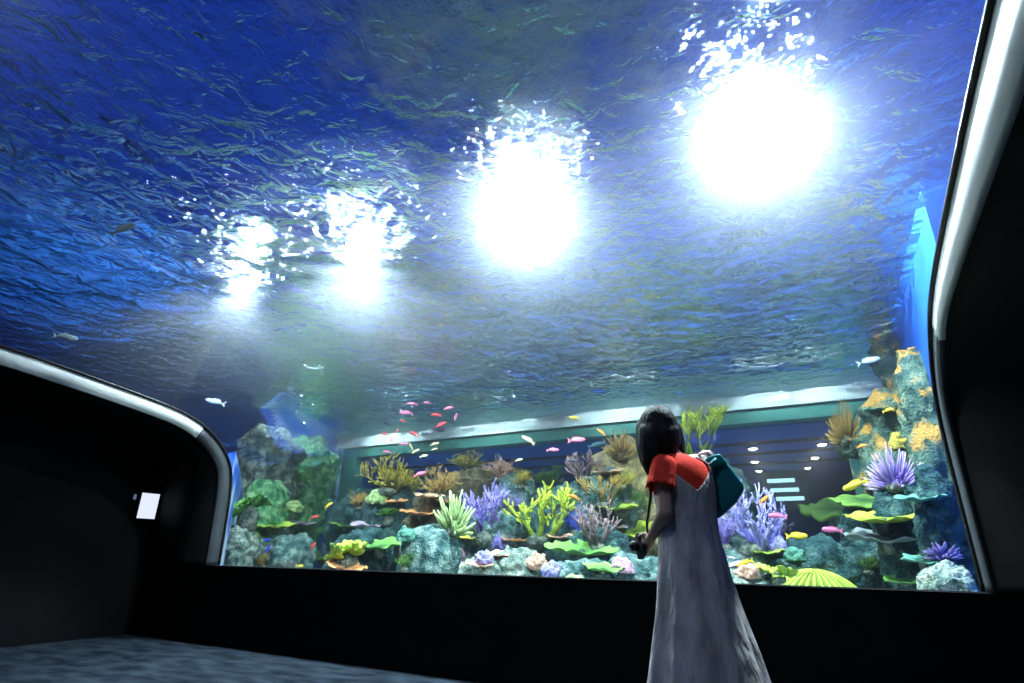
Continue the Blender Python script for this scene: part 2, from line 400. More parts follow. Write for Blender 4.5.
FILL_STRIP = emit('fill_strip_glow', (.86, .95, 1), 300)  # strips added to brighten the rear reef, white ledge and left rocks
for i, lb in enumerate(('leftmost added fill lamp low over the water along the rear wall', 'second added fill lamp from the left along the rear wall', 'third added fill lamp from the left along the rear wall', 'rightmost added fill lamp low over the water along the rear wall', 'added fill lamp over the far left rear corner of the tank', 'added fill lamp over the tall rocks at the left end of the tank')):
    r = empty('fill_strip', (-8.3+i*2.7, 8.95, 3.78) if i < 4 else ((-11.2, 8.95, 3.78), (-9.3, 7.2, 3.78))[i-4]); tag(r, lb, 'lamp', 'added fill lamps along the rear wall of the tank')
    b = MB(); b.box((-.75, -.09, 0), (.75, .09, .1)); b.box((-.75, -.12, -.13), (.75, -.09, .1)); b.build('housing', HOUSING, r, smooth=False)
    b = MB(); b.tube([(-.7, 0, -.01), (.7, 0, -.01)], [.03, .03], n=10); b.build('tube', FILL_STRIP, r)
    b = MB(); ln = 11.5-r.location.y; b.box((-.4, .09, .02), (-.36, ln, .08)); b.box((.36, .09, .02), (.4, ln, .08)); b.build('bracket', HOUSING, r, smooth=False)

# ------------------------------------------------------------------ reef rocks
def rock_mat(dark, mid, light, top=None, scale=9):
    m, nt, out = new_mat('reef_rock')
    bs = N(nt, 'ShaderNodeBsdfPrincipled', Roughness=.85); bs.inputs['Specular IOR Level'].default_value = .2
    tc = N(nt, 'ShaderNodeTexCoord'); geo = N(nt, 'ShaderNodeNewGeometry')
    n = N(nt, 'ShaderNodeTexNoise', Scale=scale, Detail=8, Roughness=.65); L(nt, tc.outputs['Object'], n.inputs['Vector'])
    col = ramp(nt, n.outputs['Fac'], [(.39, dark), (.5, mid), (.61, light)])
    if top:
        n3 = N(nt, 'ShaderNodeTexNoise', Scale=3.5, Detail=5); L(nt, tc.outputs['Object'], n3.inputs['Vector'])
        mx = N(nt, 'ShaderNodeMix', data_type='RGBA')
        sx = N(nt, 'ShaderNodeSeparateXYZ'); L(nt, geo.outputs['Normal'], sx.inputs[0])
        m1 = N(nt, 'ShaderNodeMath', operation='MULTIPLY_ADD'); L(nt, sx.outputs['Z'], m1.inputs[0]); m1.inputs[1].default_value = .28; L(nt, n3.outputs['Fac'], m1.inputs[2])
        fr = ramp(nt, m1.outputs[0], [(.60, (0, 0, 0)), (.68, (1, 1, 1))])
        L(nt, fr, mx.inputs[0]); L(nt, col, mx.inputs[6]); mx.inputs[7].default_value = c4(top); col = mx.outputs[2]
    L(nt, col, bs.inputs['Base Color'])
    v = N(nt, 'ShaderNodeTexNoise', Scale=scale*5, Detail=6); L(nt, tc.outputs['Object'], v.inputs['Vector'])
    ad = N(nt, 'ShaderNodeMath', operation='ADD'); L(nt, v.outputs['Fac'], ad.inputs[0]); L(nt, n.outputs['Fac'], ad.inputs[1])
    bp = N(nt, 'ShaderNodeBump', Strength=.9, Distance=.06); L(nt, ad.outputs[0], bp.inputs['Height']); L(nt, bp.outputs[0], bs.inputs['Normal'])
    L(nt, bs.outputs[0], out.inputs[0]); return m
RM = {
 'pale': rock_mat((.08, .14, .13), (.28, .36, .32), (.60, .66, .54)),
 'green': rock_mat((.03, .17, .09), (.14, .48, .22), (.50, .74, .38)),
 'dark': rock_mat((.012, .04, .05), (.03, .09, .10), (.10, .19, .18)),
 'teal': rock_mat((.03, .09, .10), (.10, .20, .20), (.30, .40, .37)),
 'brown': rock_mat((.07, .06, .04), (.16, .14, .09), (.33, .28, .18)),
 'cream': rock_mat((.26, .22, .12), (.62, .48, .24), (.9, .74, .40)),
 'orange': rock_mat((.04, .09, .08), (.10, .19, .15), (.24, .32, .24), top=(.62, .34, .09)),
 'lilac': rock_mat((.22, .22, .40), (.40, .38, .62), (.62, .56, .78)),
}
FLOORZ = .57
ROCKV, ROCKF = [], []
def rock(cx, top, wpx, Y, mat, label, seed, bottom=None, rough=.42, dy=.85, sub=5, freq=1.0):
    """boulder whose crest shows at pixel row top; it stands on the tank floor unless bottom (pixel row) is given"""
    P = at(cx, top, Y); k = mpp(P); rx = wpx*k/2
    zt = P.z; zb = at(cx, bottom, Y).z if bottom else FLOORZ-.03
    rz = max((zt-zb)/2, .05); c = V((P.x, Y, (zt+zb)/2))
    bm = bmesh.new(); bmesh.ops.create_icosphere(bm, subdivisions=sub, radius=1)
    mn = min(rx, rz)
    for v in bm.verts:
        d = v.co.normalized()
        # squarish pillar rather than an egg
        e = 1/ (abs(d.x)**2.5+abs(d.y)**2.5+abs(d.z)**2.5)**(1/2.5)
        q = V((d.x*rx*e, d.y*rx*dy*e, d.z*rz*e))
        s = V((q.x/mn*.9*freq+seed*7.3, q.y/mn*.9*freq, q.z/mn*.9*freq))
        h = noise.noise(s*1.0)*1.0 + (1-abs(noise.noise(s*1.9)))*.8-.5 + noise.noise(s*4.5)*.35 + (abs(noise.noise(s*8.5))-.2)*.35
        n = V((d.x/rx, d.y/(rx*dy), d.z/rz)).normalized()
        v.co = q + n*h*rough*mn
    zmin = min(v.co.z for v in bm.verts)
    if not bottom:
        for v in bm.verts: v.co.z = max(v.co.z, zb-c.z)
    me = bpy.data.meshes.new('reef_rock'); bm.to_mesh(me); bm.free()
    me.polygons.foreach_set('use_smooth', [True]*len(me.polygons)); me.materials.append(RM[mat])
    o = bpy.data.objects.new('reef_rock', me); COL.objects.link(o)
    base = min(v.co.z for v in me.vertices)
    me.transform(Matrix.Translation((0, 0, -base))); o.location = (c.x, c.y, c.z+base)
    tag(o, label, 'rock', 'reef rocks')
    off = len(ROCKV); M = Matrix.Translation(o.location)
    ROCKV.extend([M @ v.co for v in me.vertices]); ROCKF.extend([[i+off for i in p.vertices] for p in me.polygons])
    return o
rocks = [
 (272, 428, 62, 7.1, 'pale', 'tall pale cliff-like rock at the left end of the tank', 1, dict(rough=.5)),
 (311, 437, 50, 8.1, 'green', 'big green algae-covered rock left of the rear window', 2, dict(rough=.5)),
 (262, 488, 52, 6.5, 'green', 'rounded green rock under the pale cliff-like rock', 3, {}),
 (243, 528, 36, 5.6, 'pale', 'low pale rock in the bottom left corner of the window', 4, {}),
 (287, 537, 54, 6.2, 'teal', 'grey teal rock under the yellow-green shelf coral at the left end', 5, {}),
 (385, 492, 84, 7.6, 'dark', 'dark reef block carrying the olive branching corals on the left', 6, {}),
 (367, 532, 50, 6.1, 'dark', 'dark mottled rock beneath the lilac plate coral', 7, {}),
 (432, 526, 62, 5.75, 'teal', 'large rounded pale teal boulder at the sill, left of centre', 8, dict(rough=.24)),
 (440, 497, 60, 7.2, 'brown', 'brown rock behind the large rounded boulder', 9, {}),
 (487, 515, 66, 6.9, 'teal', 'rock block under the blue-tipped purple coral', 10, {}),
 (514, 549, 44, 5.7, 'pale', 'pale rock with dark hollows under the orange plate coral', 11, {}),
 (545, 512, 70, 7.2, 'dark', 'dark rock behind the big yellow branching coral', 12, {}),
 (590, 478, 84, 7.9, 'teal', 'tall teal reef block in the middle of the reef', 13, {}),
 (602, 528, 66, 6.6, 'dark', 'dark block above the long green plate coral', 14, {}),
 (628, 446, 62, 8.4, 'cream', 'cream and ochre rock with ledges left of the woman\'s head', 15, dict(rough=.55)),
 (640, 556, 62, 5.75, 'teal', 'low teal rock at the sill beside the woman', 16, {}),
 (702, 452, 76, 8.3, 'teal', 'tall rock behind the teal shoulder bag', 17, {}),
 (752, 545, 84, 6.6, 'teal', 'rock block under the lavender branching coral', 18, {}),
 (735, 574, 70, 5.6, 'pale', 'low pale rock at the sill right of the woman', 19, {}),
 (818, 543, 90, 6.5, 'dark', 'broad dark rock below the dark green shelf coral', 20, {}),
 (893, 318, 52, 7.6, 'orange', 'tall rock pillar with orange crust at the right end of the tank', 21, dict(rough=.5)),
 (886, 388, 60, 6.9, 'orange', 'rock ledge with orange crust below the tall pillar', 22, dict(rough=.5)),
 (905, 478, 66, 6.1, 'dark', 'dark rock holding the purple spiky coral on the right', 23, {}),
 (468, 473, 74, 8.1, 'brown', 'brown reef block on the skyline under the pale olive bush coral', 25, {}),
 (508, 482, 60, 8.0, 'teal', 'teal reef block on the skyline behind the purple branching coral', 26, {}),
 (552, 487, 62, 8.2, 'teal', 'teal reef block on the skyline under the dark green bush coral', 27, {}),
 (857, 438, 40, 7.7, 'orange', 'small rock bracket on the left flank of the orange pillar', 28, dict(bottom=458)),
 (345, 560, 44, 5.5, 'dark', 'low dark rock at the sill under the bright leafy coral', 29, {}),
 (482, 560, 46, 5.5, 'pale', 'low pale rock at the sill under the salmon plate corals', 30, {}),
 (585, 562, 62, 5.5, 'teal', 'low teal rock at the sill under the long green plate coral', 31, {}),
 (870, 505, 60, 6.6, 'dark', 'dark rock between the dark green shelf coral and the grey shelf', 32, {}),
 (909, 350, 40, 6.3, 'orange', 'orange-crusted rock between the pillar and the right edge of the window', 33, {}),
 (927, 468, 36, 5.35, 'dark', 'narrow dark rock against the right edge of the window', 34, {}),
 (944, 567, 44, 5.1, 'pale', 'small pale rock in the bottom right corner of the window', 24, {}),
]
for cx, top, wp, Y, mt, lb, sd, kw in rocks: rock(cx, top, wp, Y, mt, lb, sd, **kw)
ROCKV.extend([V((-12, 4, .58)), V((3, 4, .58)), V((3, 9.48, .58)), V((-12, 9.48, .58))]); k0 = len(ROCKV); ROCKF.append([k0-4, k0-3, k0-2, k0-1])
ROCKV.extend([V((-10, 9.4, .5)), V((1, 9.4, .5)), V((1, 9.4, 3.2)), V((-10, 9.4, 3.2))]); ROCKF.append([k0, k0+1, k0+2, k0+3])
BVH = BVHTree.FromPolygons(ROCKV, ROCKF)
def hit(x, y):
    d = ray(x, y).normalized(); r = BVH.ray_cast(CAM + d*.5, d)
    if r[0] is None: return at(x, y, 7), V((0, -1, 0))
    n = r[1]
    if n.dot(d) > 0: n = -n
    return r[0], n

# ------------------------------------------------------------------ corals
def vrot(v, ax, a): return Matrix.Rotation(a, 3, ax) @ v
def g_branching(rng, stems=5, depth=3, spread=.75, r0=.07, kids=(2, 3), up=.35, curl=.25, rmin=.02):
    b = MB()
    def grow(p, d, l, r, lev):
        pts = [p]; rad = [r]; q = d.copy(); k = 4
        for i in range(k):
            q = (q + V((rng.uniform(-1, 1), rng.uniform(-1, 1), rng.uniform(-.6, 1)))*curl*.5 + V((0, 0, up*.25))).normalized()
            pts.append(pts[-1]+q*l/k); rad.append(r*(1-.45*(i+1)/k))
        t0 = lev/(depth+1); tv = [t0 + (i/k)/(depth+1) for i in range(k+1)]
        b.tube(pts, rad, tv, n=6)
        if lev < depth:
            for c in range(rng.choice(kids)):
                ax = V((rng.uniform(-1, 1), rng.uniform(-1, 1), rng.uniform(-.4, .4))).normalized()
                nd = vrot(q, ax, rng.uniform(.35, 1)*spread)
                i = rng.choice((2, 3, 4)); grow(pts[i], nd, l*rng.uniform(.6, .85), max(rad[i]*.85, rmin), lev+1)
    for i in range(stems):
        a = 2*PI*i/stems+rng.uniform(-.4, .4); e = rng.uniform(.25, 1.0)
        d = V((math.cos(a)*e, math.sin(a)*e, rng.uniform(.5, 1))).normalized()
        grow(V((math.cos(a)*.05, math.sin(a)*.05, -.02)), d, rng.uniform(.4, .6), r0, 0)
    return b
def g_fingers(rng, n=60, r=.05, low=-.1, length=(.5, .8), bend=.3):
    b = MB()
    for i in range(n):
        z = rng.uniform(low, 1); a = i*2.39996; s = math.sqrt(max(0, 1-z*z))
        d = V((s*math.cos(a), s*math.sin(a), z)); l = rng.uniform(*length)
        pts = []; rad = []; tv = []; q = d.copy(); p = d*.22
        for k in range(5):
            pts.append(p); rad.append(r*(1-.16*k)); tv.append(k/4)
            q = (q+V((rng.uniform(-1, 1), rng.uniform(-1, 1), rng.uniform(-.3, 1.2)))*bend*.5).normalized(); p = p+q*l/4
        b.tube(pts, rad, tv, n=6)
    b.ball((0, 0, .05), (.3, .3, .25), 12, 8, 0)
    zmin = min(p.z for p in b.v)
    b.v = [V((p.x, p.y, max(p.z, -.12))) for p in b.v]
    return b
def g_plate(rng, th=.035, wob=.18, dish=.18, n=56, rings=10, lobes=5, ripple=.04):
    b = MB(); ph = [rng.uniform(0, 6.28) for _ in range(6)]
    def R(a): return 1+wob*(.6*math.sin(lobes*a+ph[0])+.4*math.sin(2*a+ph[1])+.25*math.sin((lobes*2+3)*a+ph[2]))
    def Z(u, a): return dish*u*u + ripple*u*u*math.sin(9*a+ph[3]) + ripple*.6*u*math.sin(4*a+ph[4])
    tops = []; bots = []
    for i in range(1, rings+1):
        u = i/rings
        tops.append([V((R(a)*u*math.cos(a), R(a)*u*math.sin(a), Z(u, a)+th*(1-.5*u**4))) for a in [2*PI*j/n for j in range(n)]])
        bots.append([V((R(a)*u*.98*math.cos(a), R(a)*u*.98*math.sin(a), Z(u, a)-th*(1.3-u))) for a in [2*PI*j/n for j in range(n)]])
    rr = list(reversed(bots))[::-1]
    rings_all = [tops[i] for i in range(rings)] + [bots[i] for i in range(rings-1, -1, -1)]
    tv = [ (i+1)/rings*.9 for i in range(rings) for _ in range(n)] + [((i+1)/rings)*.4 for i in range(rings-1, -1, -1) for _ in range(n)]
    b.loft(rings_all, t=tv); return b
def g_mound(rng, ridge=.16, freq=8, n=48, rings=20):
    b = MB(); s = rng.uniform(0, 50); rg = []
    tv = []
    for i in range(rings+1):
        e = PI*.62*i/rings; row = []
        for j in range(n):
            a = 2*PI*j/n; d = V((math.sin(e+.02)*math.cos(a), math.sin(e+.02)*math.sin(a), math.cos(e)))
            q = noise.noise(d*freq+V((s, 0, 0))); h = abs(q)
            r = 1+.42*noise.noise(d*1.9+V((0, s, 0)))+ridge*(h*2-.3)
            row.append(d*r+V((0, 0, .4))); tv.append(min(1, h*2.4))
        rg.append(row)
    b.loft(rg, t=tv); b.v = [V((p.x, p.y, max(p.z, 0))) for p in b.v]
    return b
def g_ridged(rng, n=170, rings=14):
    b = MB(); tops = []; bots = []; tv = []; ridges = 26
    for i in range(1, rings+1):
        u = i/rings; row = []
        for j in range(n):
            a = 2*PI*j/n; R = 1+.05*u*math.sin(ridges*a)+.05*math.sin(3*a)
            row.append(V((R*u*math.cos(a), R*u*math.sin(a), .55*(1-u*u)+.07*u*math.sin(ridges*a)))); tv.append(.2+.8*max(0, math.sin(ridges*a)))
        tops.append(row)
    for i in range(rings, 0, -1):
        u = i/rings; bots.append([V((u*.97*math.cos(2*PI*j/n), u*.97*math.sin(2*PI*j/n), -.05+.4*(1-u*u))) for j in range(n)]); tv += [.1]*n
    b.loft(tops+bots, t=tv); return b
GR = {'branching_coral': 'branching corals on the reef', 'bushy_coral': 'bushy corals on the reef', 'finger_coral': 'corals with upright fingers',
      'plate_coral': 'flat plate corals on the reef', 'lettuce_coral': 'leafy corals on the reef', 'coral_mound': 'rounded coral heads', 'ridged_coral': 'ridged corals'}
HOLD = rock_mat((.05, .07, .06), (.12, .15, .13), (.28, .3, .25))
def coral(kind, x, y, wpx, hpx, c0, c1, label, seed, tilt=12, out=None, base_y=None, **kw):
    """x, y: centre of the coral in the photograph; it grows from the rock found behind its foot"""
    rng = random.Random(seed)
    by = base_y if base_y else y + (hpx*.42 if kind != 'plate_coral' else 0)
    P, nrm = hit(x, by); k = mpp(P); W, H = wpx*k, hpx*k
    mat = coral_mat(c0, c1)
    to_cam = V((CAM.x-P.x, CAM.y-P.y, 0)).normalized(); rz = math.atan2(to_cam.y, to_cam.x)+PI/2
    if kind in ('plate_coral', 'ridged_coral'):
        r = W/2
        b = g_plate(rng, **kw) if kind == 'plate_coral' else g_ridged(rng)
        dp = kw.get('depth', .8)
        b.v = [V((p.x*r, p.y*r*.8, p.z*r)) for p in b.v]
        c = P + to_cam*r*(.38 if out is None else out)
        o = b.build(kind, mat, loc=c); o.rotation_euler = (math.radians(tilt), math.radians(rng.uniform(-5, 5)), rz)
        # keep the plate's picture centre where the photograph has it
        s = MB(); e = P - to_cam*.12 - c + V((0, 0, -r*.22)); Mi = o.rotation_euler.to_matrix().inverted()
        e = Mi @ e
        s.tube([(0, 0, .0), e*.45+V((0, 0, -r*.06)), e], [r*.12, r*.17, r*.3], n=10); s.build('stalk', HOLD, o)
    elif kind == 'lettuce_coral':
        o = None; nl = kw.get('leaves', 5)
        o = empty(kind, P+to_cam*W*.12); o.rotation_euler = (0, 0, rz)
        for i in range(nl):
            b = g_plate(rng, wob=.3, dish=.45, lobes=4, ripple=.09)
            r = W*rng.uniform(.24, .36); b.v = [V((p.x*r, p.y*r*.8, p.z*r*.9)) for p in b.v]
            q = b.build('leaf', mat, o)
            q.location = ((i/(max(nl-1, 1))-.5)*W*.66, rng.uniform(-.12, .12)*W, H*rng.uniform(.15, .6)); q.rotation_euler = (rng.uniform(-.1, .7), rng.uniform(-.5, .5), rng.uniform(0, 6))
        s = MB(); s.ball((0, W*.08, H*.1), (W*.3, W*.2, H*.35), 14, 10); s.build('base', HOLD, o)
    else:
        if kind == 'branching_coral': b = g_branching(rng, **kw)
        elif kind == 'bushy_coral': b = g_branching(rng, **dict(dict(stems=13, depth=3, spread=.95, r0=.042, kids=(2, 3, 3), up=.12, rmin=.013, curl=.35), **kw))
        elif kind == 'finger_coral': b = g_fingers(rng, **kw)
        else: b = g_mound(rng, **kw)
        b.fit(W, W*.75, H)
        o = b.build(kind, mat, loc=P - to_cam*(.0 if kind == 'coral_mound' else -.02) - V((0, 0, .02))); o.rotation_euler = (0, 0, rz)
        if kind != 'coral_mound':
            s = MB(); s.ball((0, 0, 0), (W*.17, W*.15, H*.13), 14, 8); s.build('base', HOLD, o)
    tag(o, label, 'coral', GR[kind]); return o

OLV = ((.10, .09, .02), (.66, .50, .08)); OLB = ((.10, .07, .03), (.64, .40, .12)); YG = ((.12, .20, .02), (.62, .70, .08)); LIM = ((.16, .26, .03), (.60, .78, .12))
ORG = ((.30, .12, .05), (.85, .36, .14)); PUR = ((.10, .06, .30), (.42, .34, .85)); BLU = ((.02, .03, .28), (.12, .16, .85)); LAV = ((.12, .11, .42), (.46, .42, .82))
LIL = ((.26, .20, .30), (.62, .48, .62)); DGR = ((.02, .07, .02), (.17, .31, .06)); GRN = ((.03, .12, .03), (.25, .55, .12)); YEL = ((.30, .24, .03), (.85, .70, .12))
DBR = ((.06, .04, .05), (.36, .24, .26)); SAL = ((.32, .16, .12), (.82, .50, .36)); PNK = ((.34, .16, .26), (.80, .46, .62)); PGR = ((.14, .22, .08), (.62, .80, .36))
TLP = ((.03, .12, .09), (.13, .34, .26)); GRY = ((.05, .07, .08), (.22, .26, .28)); PUS = ((.08, .04, .28), (.60, .42, .80))
B, F, PL, LT, MO, BU, RI = 'branching_coral', 'finger_coral', 'plate_coral', 'lettuce_coral', 'coral_mound', 'bushy_coral', 'ridged_coral'
corals = [
 (LT, 247, 507, 34, 40, *GRN, 'leafy green coral against the left edge of the window', {}),
 (PL, 275, 528, 36, 8, *LIM, 'yellow-green shelf coral at the left end of the tank', {}),
 (PL, 303, 525, 26, 8, *LIL, 'grey lilac plate coral right of the yellow-green shelf at the left end', {}),
 (BU, 263, 557, 30, 22, *OLB, 'brown bushy coral at the bottom left of the window', {}),
 (BU, 386, 474, 66, 42, *OLV, 'wide olive branching coral at the top left of the main reef', dict(stems=10)),
 (BU, 440, 482, 48, 36, *OLB, 'olive brown bushy coral right of the wide olive one', {}),
 (PL, 388, 488, 38, 6, *YEL, 'thin yellow plate coral below the wide olive branching coral', {}),
 (MO, 378, 497, 26, 16, *PGR, 'pale green coral lump under the thin yellow plate', {}),
 (PL, 397, 503, 25, 7, *ORG, 'upper left orange plate coral of three on the dark block', {}),
 (PL, 428, 498, 28, 7, *SAL, 'salmon plate coral on the dark block, right of the upper orange one', {}),
 (PL, 419, 515, 34, 7, *ORG, 'lowest orange plate coral of three on the dark block', {}),
 (LT, 388, 515, 20, 18, *GRN, 'small bright green leafy coral between the orange and lilac plates', {}),
 (F, 452, 513, 46, 42, *PGR, 'pale green finger coral above the large rounded boulder', dict(n=46, r=.07)),
 (B, 484, 512, 50, 62, *PUR, 'purple branching coral left of the big yellow one', dict(stems=7, depth=4)),
 (B, 474, 525, 34, 34, *BLU, 'deep blue branching coral right of the pale green finger coral', dict(stems=6)),
 (BU, 466, 461, 40, 22, *OLV, 'pale olive bush coral on top of the reef, left of centre', {}),
 (BU, 498, 468, 34, 26, *SAL, 'pale pinkish bush coral on the reef top above the purple coral', {}),
 (PL, 369, 527, 36, 8, *LIL, 'lilac plate coral over the dark mottled rock', {}),
 (PL, 344, 527, 28, 8, *DGR, 'olive plate coral left of the lilac plate', {}),
 (LT, 346, 554, 40, 26, *LIM, 'bright yellow-green leafy coral at the sill left of the boulder', {}),
 (PL, 379, 548, 52, 8, *GRN, 'thin green plate coral joined to the right of the bright leafy coral', {}),
 (PL, 346, 569, 40, 8, *ORG, 'orange brown plate coral lying at the bottom left of the sill', {}),
 (MO, 461, 551, 30, 26, *PNK, 'pink and purple knobbly coral on the right flank of the boulder', dict(ridge=.12)),
 (PL, 472, 539, 27, 7, *YEL, 'small yellow plate coral above the pink knobbly coral', {}),
 (PL, 497, 556, 30, 8, *SAL, 'pale salmon plate coral at the sill, left of the orange one', {}),
 (PL, 480, 566, 26, 8, *SAL, 'pale salmon plate coral lowest at the sill by the pink knobbly coral', {}),
 (BU, 498, 543, 32, 26, *PUR, 'small purple bush coral below the purple branching coral', {}),
 (B, 539, 514, 78, 62, *YG, 'big yellow branching coral in the centre of the reef', dict(stems=7, depth=3, r0=.06, kids=(2, 3))),
 (PL, 515, 541, 30, 9, *ORG, 'orange plate coral below the big yellow branching coral', {}),
 (BU, 531, 541, 22, 20, *PUR, 'small violet bush coral at the foot of the big yellow coral', {}),
 (BU, 550, 475, 34, 28, *DGR, 'dark green bush coral above the big yellow coral', {}),
 (B, 586, 466, 44, 30, *DBR, 'dark purple brown branching coral at the reef top, centre', dict(stems=7)),
 (B, 602, 490, 52, 36, *OLB, 'olive brown branching coral right of the centre, above the green plate', dict(stems=7)),
 (B, 598, 526, 50, 50, *DBR, 'dusky brown branching coral left of the green plate near the woman', dict(stems=7)),
 (F, 622, 444, 42, 30, *OLB, 'brown spiky coral on top of the cream rock beside the woman\'s hair', dict(n=60, r=.04)),
 (PL, 617, 510, 42, 9, *LIM, 'green plate coral left of the woman\'s elbow', {}),
 (PL, 582, 553, 68, 9, *GRN, 'long green plate coral with yellow rim at the sill', {}),
 (PL, 603, 570, 38, 8, *GRN, 'smaller green plate coral under the long green one', {}),
 (PL, 637, 534, 52, 12, *YG, 'large yellow plate coral behind the woman\'s hand', dict(out=.75, tilt=22)),
 (PL, 618, 528, 22, 7, *LIL, 'small lilac plate coral above the yellow plate by the woman\'s hand', {}),
 (MO, 552, 569, 24, 18, *LAV, 'lavender coral mound at the sill, below the big yellow coral', {}),
 (MO, 575, 579, 26, 12, *PGR, 'low pale coral lump at the sill right of the lavender mound', {}),
 (B, 702, 425, 66, 58, *YG, 'tall yellow-green branching coral above the woman\'s bag', dict(stems=7, depth=4, r0=.05, base_y=459)),
 (BU, 702, 440, 46, 32, *BLU, 'bright blue bush coral between the woman\'s hair and bag', {}),
 (B, 752, 520, 74, 70, *LAV, 'large lavender branching coral right of the bag', dict(stems=9, depth=3, r0=.08)),
 (BU, 726, 530, 36, 40, *PUR, 'violet bush coral against the woman\'s dress, left of the lavender coral', {}),
 (MO, 780, 545, 20, 20, *LAV, 'small pale lavender coral lump right of the lavender branching coral', {}),
 (PL, 722, 566, 50, 10, *LIL, 'pinkish flat coral at the sill right of the dress', {}),
 (PL, 768, 553, 32, 9, *LIM, 'light green plate coral below the lavender coral', {}),
 (LT, 775, 573, 36, 18, *LIM, 'yellow-green leafy coral left of the ridged fan coral', dict(leaves=3)),
 (RI, 817, 581, 72, 22, *LIM, 'bright yellow-green ridged fan coral at the sill on the right', {}),
 (PL, 838, 514, 66, 22, *DGR, 'dark green shelf coral on the right, left part of the upper tier', dict(tilt=20, th=.11, out=.5, dish=.05, ripple=.08)),
 (PL, 866, 504, 54, 16, *DGR, 'dark green shelf coral on the right, behind the wider dark green one', dict(tilt=20, th=.1, dish=.05)),
 (PL, 884, 522, 64, 10, *YG, 'olive yellow plate coral under the purple spiky coral', {}),
 (PL, 919, 501, 44, 6, *TLP, 'thin teal plate coral right of the purple spiky coral', {}),
 (PL, 888, 541, 70, 12, *GRY, 'dark grey shelf coral under the olive yellow plate', {}),
 (F, 846, 421, 36, 46, *OLB, 'brown spiky coral hanging on the orange ledge, right of the white beam', dict(n=70, r=.045)),
 (F, 896, 466, 58, 46, *PUS, 'purple spiky coral with pale tips on the right', dict(n=80, r=.045)),
 (F, 942, 549, 34, 16, *PUS, 'small purple coral near the bottom right corner of the window', dict(n=60, r=.06, length=(.3, .45))),
 (PL, 925, 562, 40, 9, *TLP, 'blue green plate coral below the small purple coral on the right', {}),
 (BU, 300, 476, 30, 20, *GRN, 'green bush coral between the pale cliff and the big green rock', {}),
 (BU, 332, 487, 28, 20, *DGR, 'dark green bush coral on the face of the big green rock', {}),
 (MO, 292, 506, 22, 12, *PGR, 'pale green coral lump on the rounded green rock', {}),
 (BU, 284, 566, 24, 14, *DBR, 'low brown tuft coral at the sill right of the brown bushy coral', {}),
 (PL, 322, 560, 28, 7, *LIM, 'small yellow-green plate coral at the sill left of the bright leafy coral', {}),
 (BU, 359, 500, 26, 18, *OLB, 'brown tuft coral left of the pale green lump', {}),
 (MO, 407, 533, 22, 16, *TLP, 'teal coral head between the lilac plate and the boulder', {}),
 (BU, 414, 484, 26, 20, *YEL, 'yellow bush coral between the two olive branching corals', {}),
 (BU, 405, 560, 24, 18, *DGR, 'dark green tuft coral at the sill against the boulder', {}),
 (PL, 447, 503, 24, 6, *ORG, 'orange plate coral behind the pale green finger coral', {}),
 (BU, 510, 498, 34, 30, *PUR, 'violet bush coral between the purple and the yellow branching corals', {}),
 (BU, 521, 478, 26, 20, *OLV, 'olive tuft coral on the skyline above the yellow branching coral', {}),
 (MO, 484, 556, 20, 14, *LAV, 'lavender coral head among the salmon plates', {}),
 (MO, 537, 561, 24, 18, *SAL, 'salmon coral head at the sill left of the lavender mound', {}),
 (BU, 563, 497, 30, 26, *GRN, 'green bush coral right of the big yellow branching coral', {}),
 (BU, 575, 519, 30, 30, *BLU, 'dark blue bush coral right of the big yellow coral', {}),
 (PL, 560, 538, 28, 7, *SAL, 'salmon plate coral above the long green plate', {}),
 (BU, 622, 478, 32, 20, *YEL, 'golden bush coral on the flank of the cream rock', {}),
 (BU, 640, 500, 28, 24, *DGR, 'dark green bush coral beside the woman\'s sleeve', {}),
 (PL, 610, 474, 30, 7, *SAL, 'salmon plate coral on the cream rock', {}),
 (MO, 622, 564, 26, 16, *PNK, 'pink coral head at the sill right of the small green plate', {}),
 (BU, 780, 525, 30, 30, *PUS, 'purple tuft coral on the right of the lavender branching coral', {}),
 (BU, 737, 497, 34, 30, *LAV, 'lavender bush coral just under the shoulder bag', {}),
 (MO, 747, 570, 26, 14, *SAL, 'salmon coral head at the sill behind the bright yellow fish', {}),
 (BU, 868, 478, 26, 22, *OLB, 'brown tuft coral left of the purple spiky coral', {}),
 (MO, 905, 440, 26, 20, *OLV, 'olive coral head on the pillar above the purple spiky coral', {}),
 (PL, 878, 412, 26, 7, *TLP, 'teal plate coral on the orange ledge', {}),
 (PL, 905, 582, 36, 8, *GRN, 'green plate coral at the sill in the right corner', {}),
 (BU, 868, 562, 30, 18, *DGR, 'dark green tuft coral right of the ridged fan coral', {}),
 (MO, 795, 553, 22, 14, *TLP, 'teal coral head below the small yellow fish on the dark rock', {}),
]
for i, (kd, x, y, wp, hp, c0, c1, lb, kw) in enumerate(corals): coral(kd, x, y, wp, hp, c0, c1, lb, 100+i, **kw)

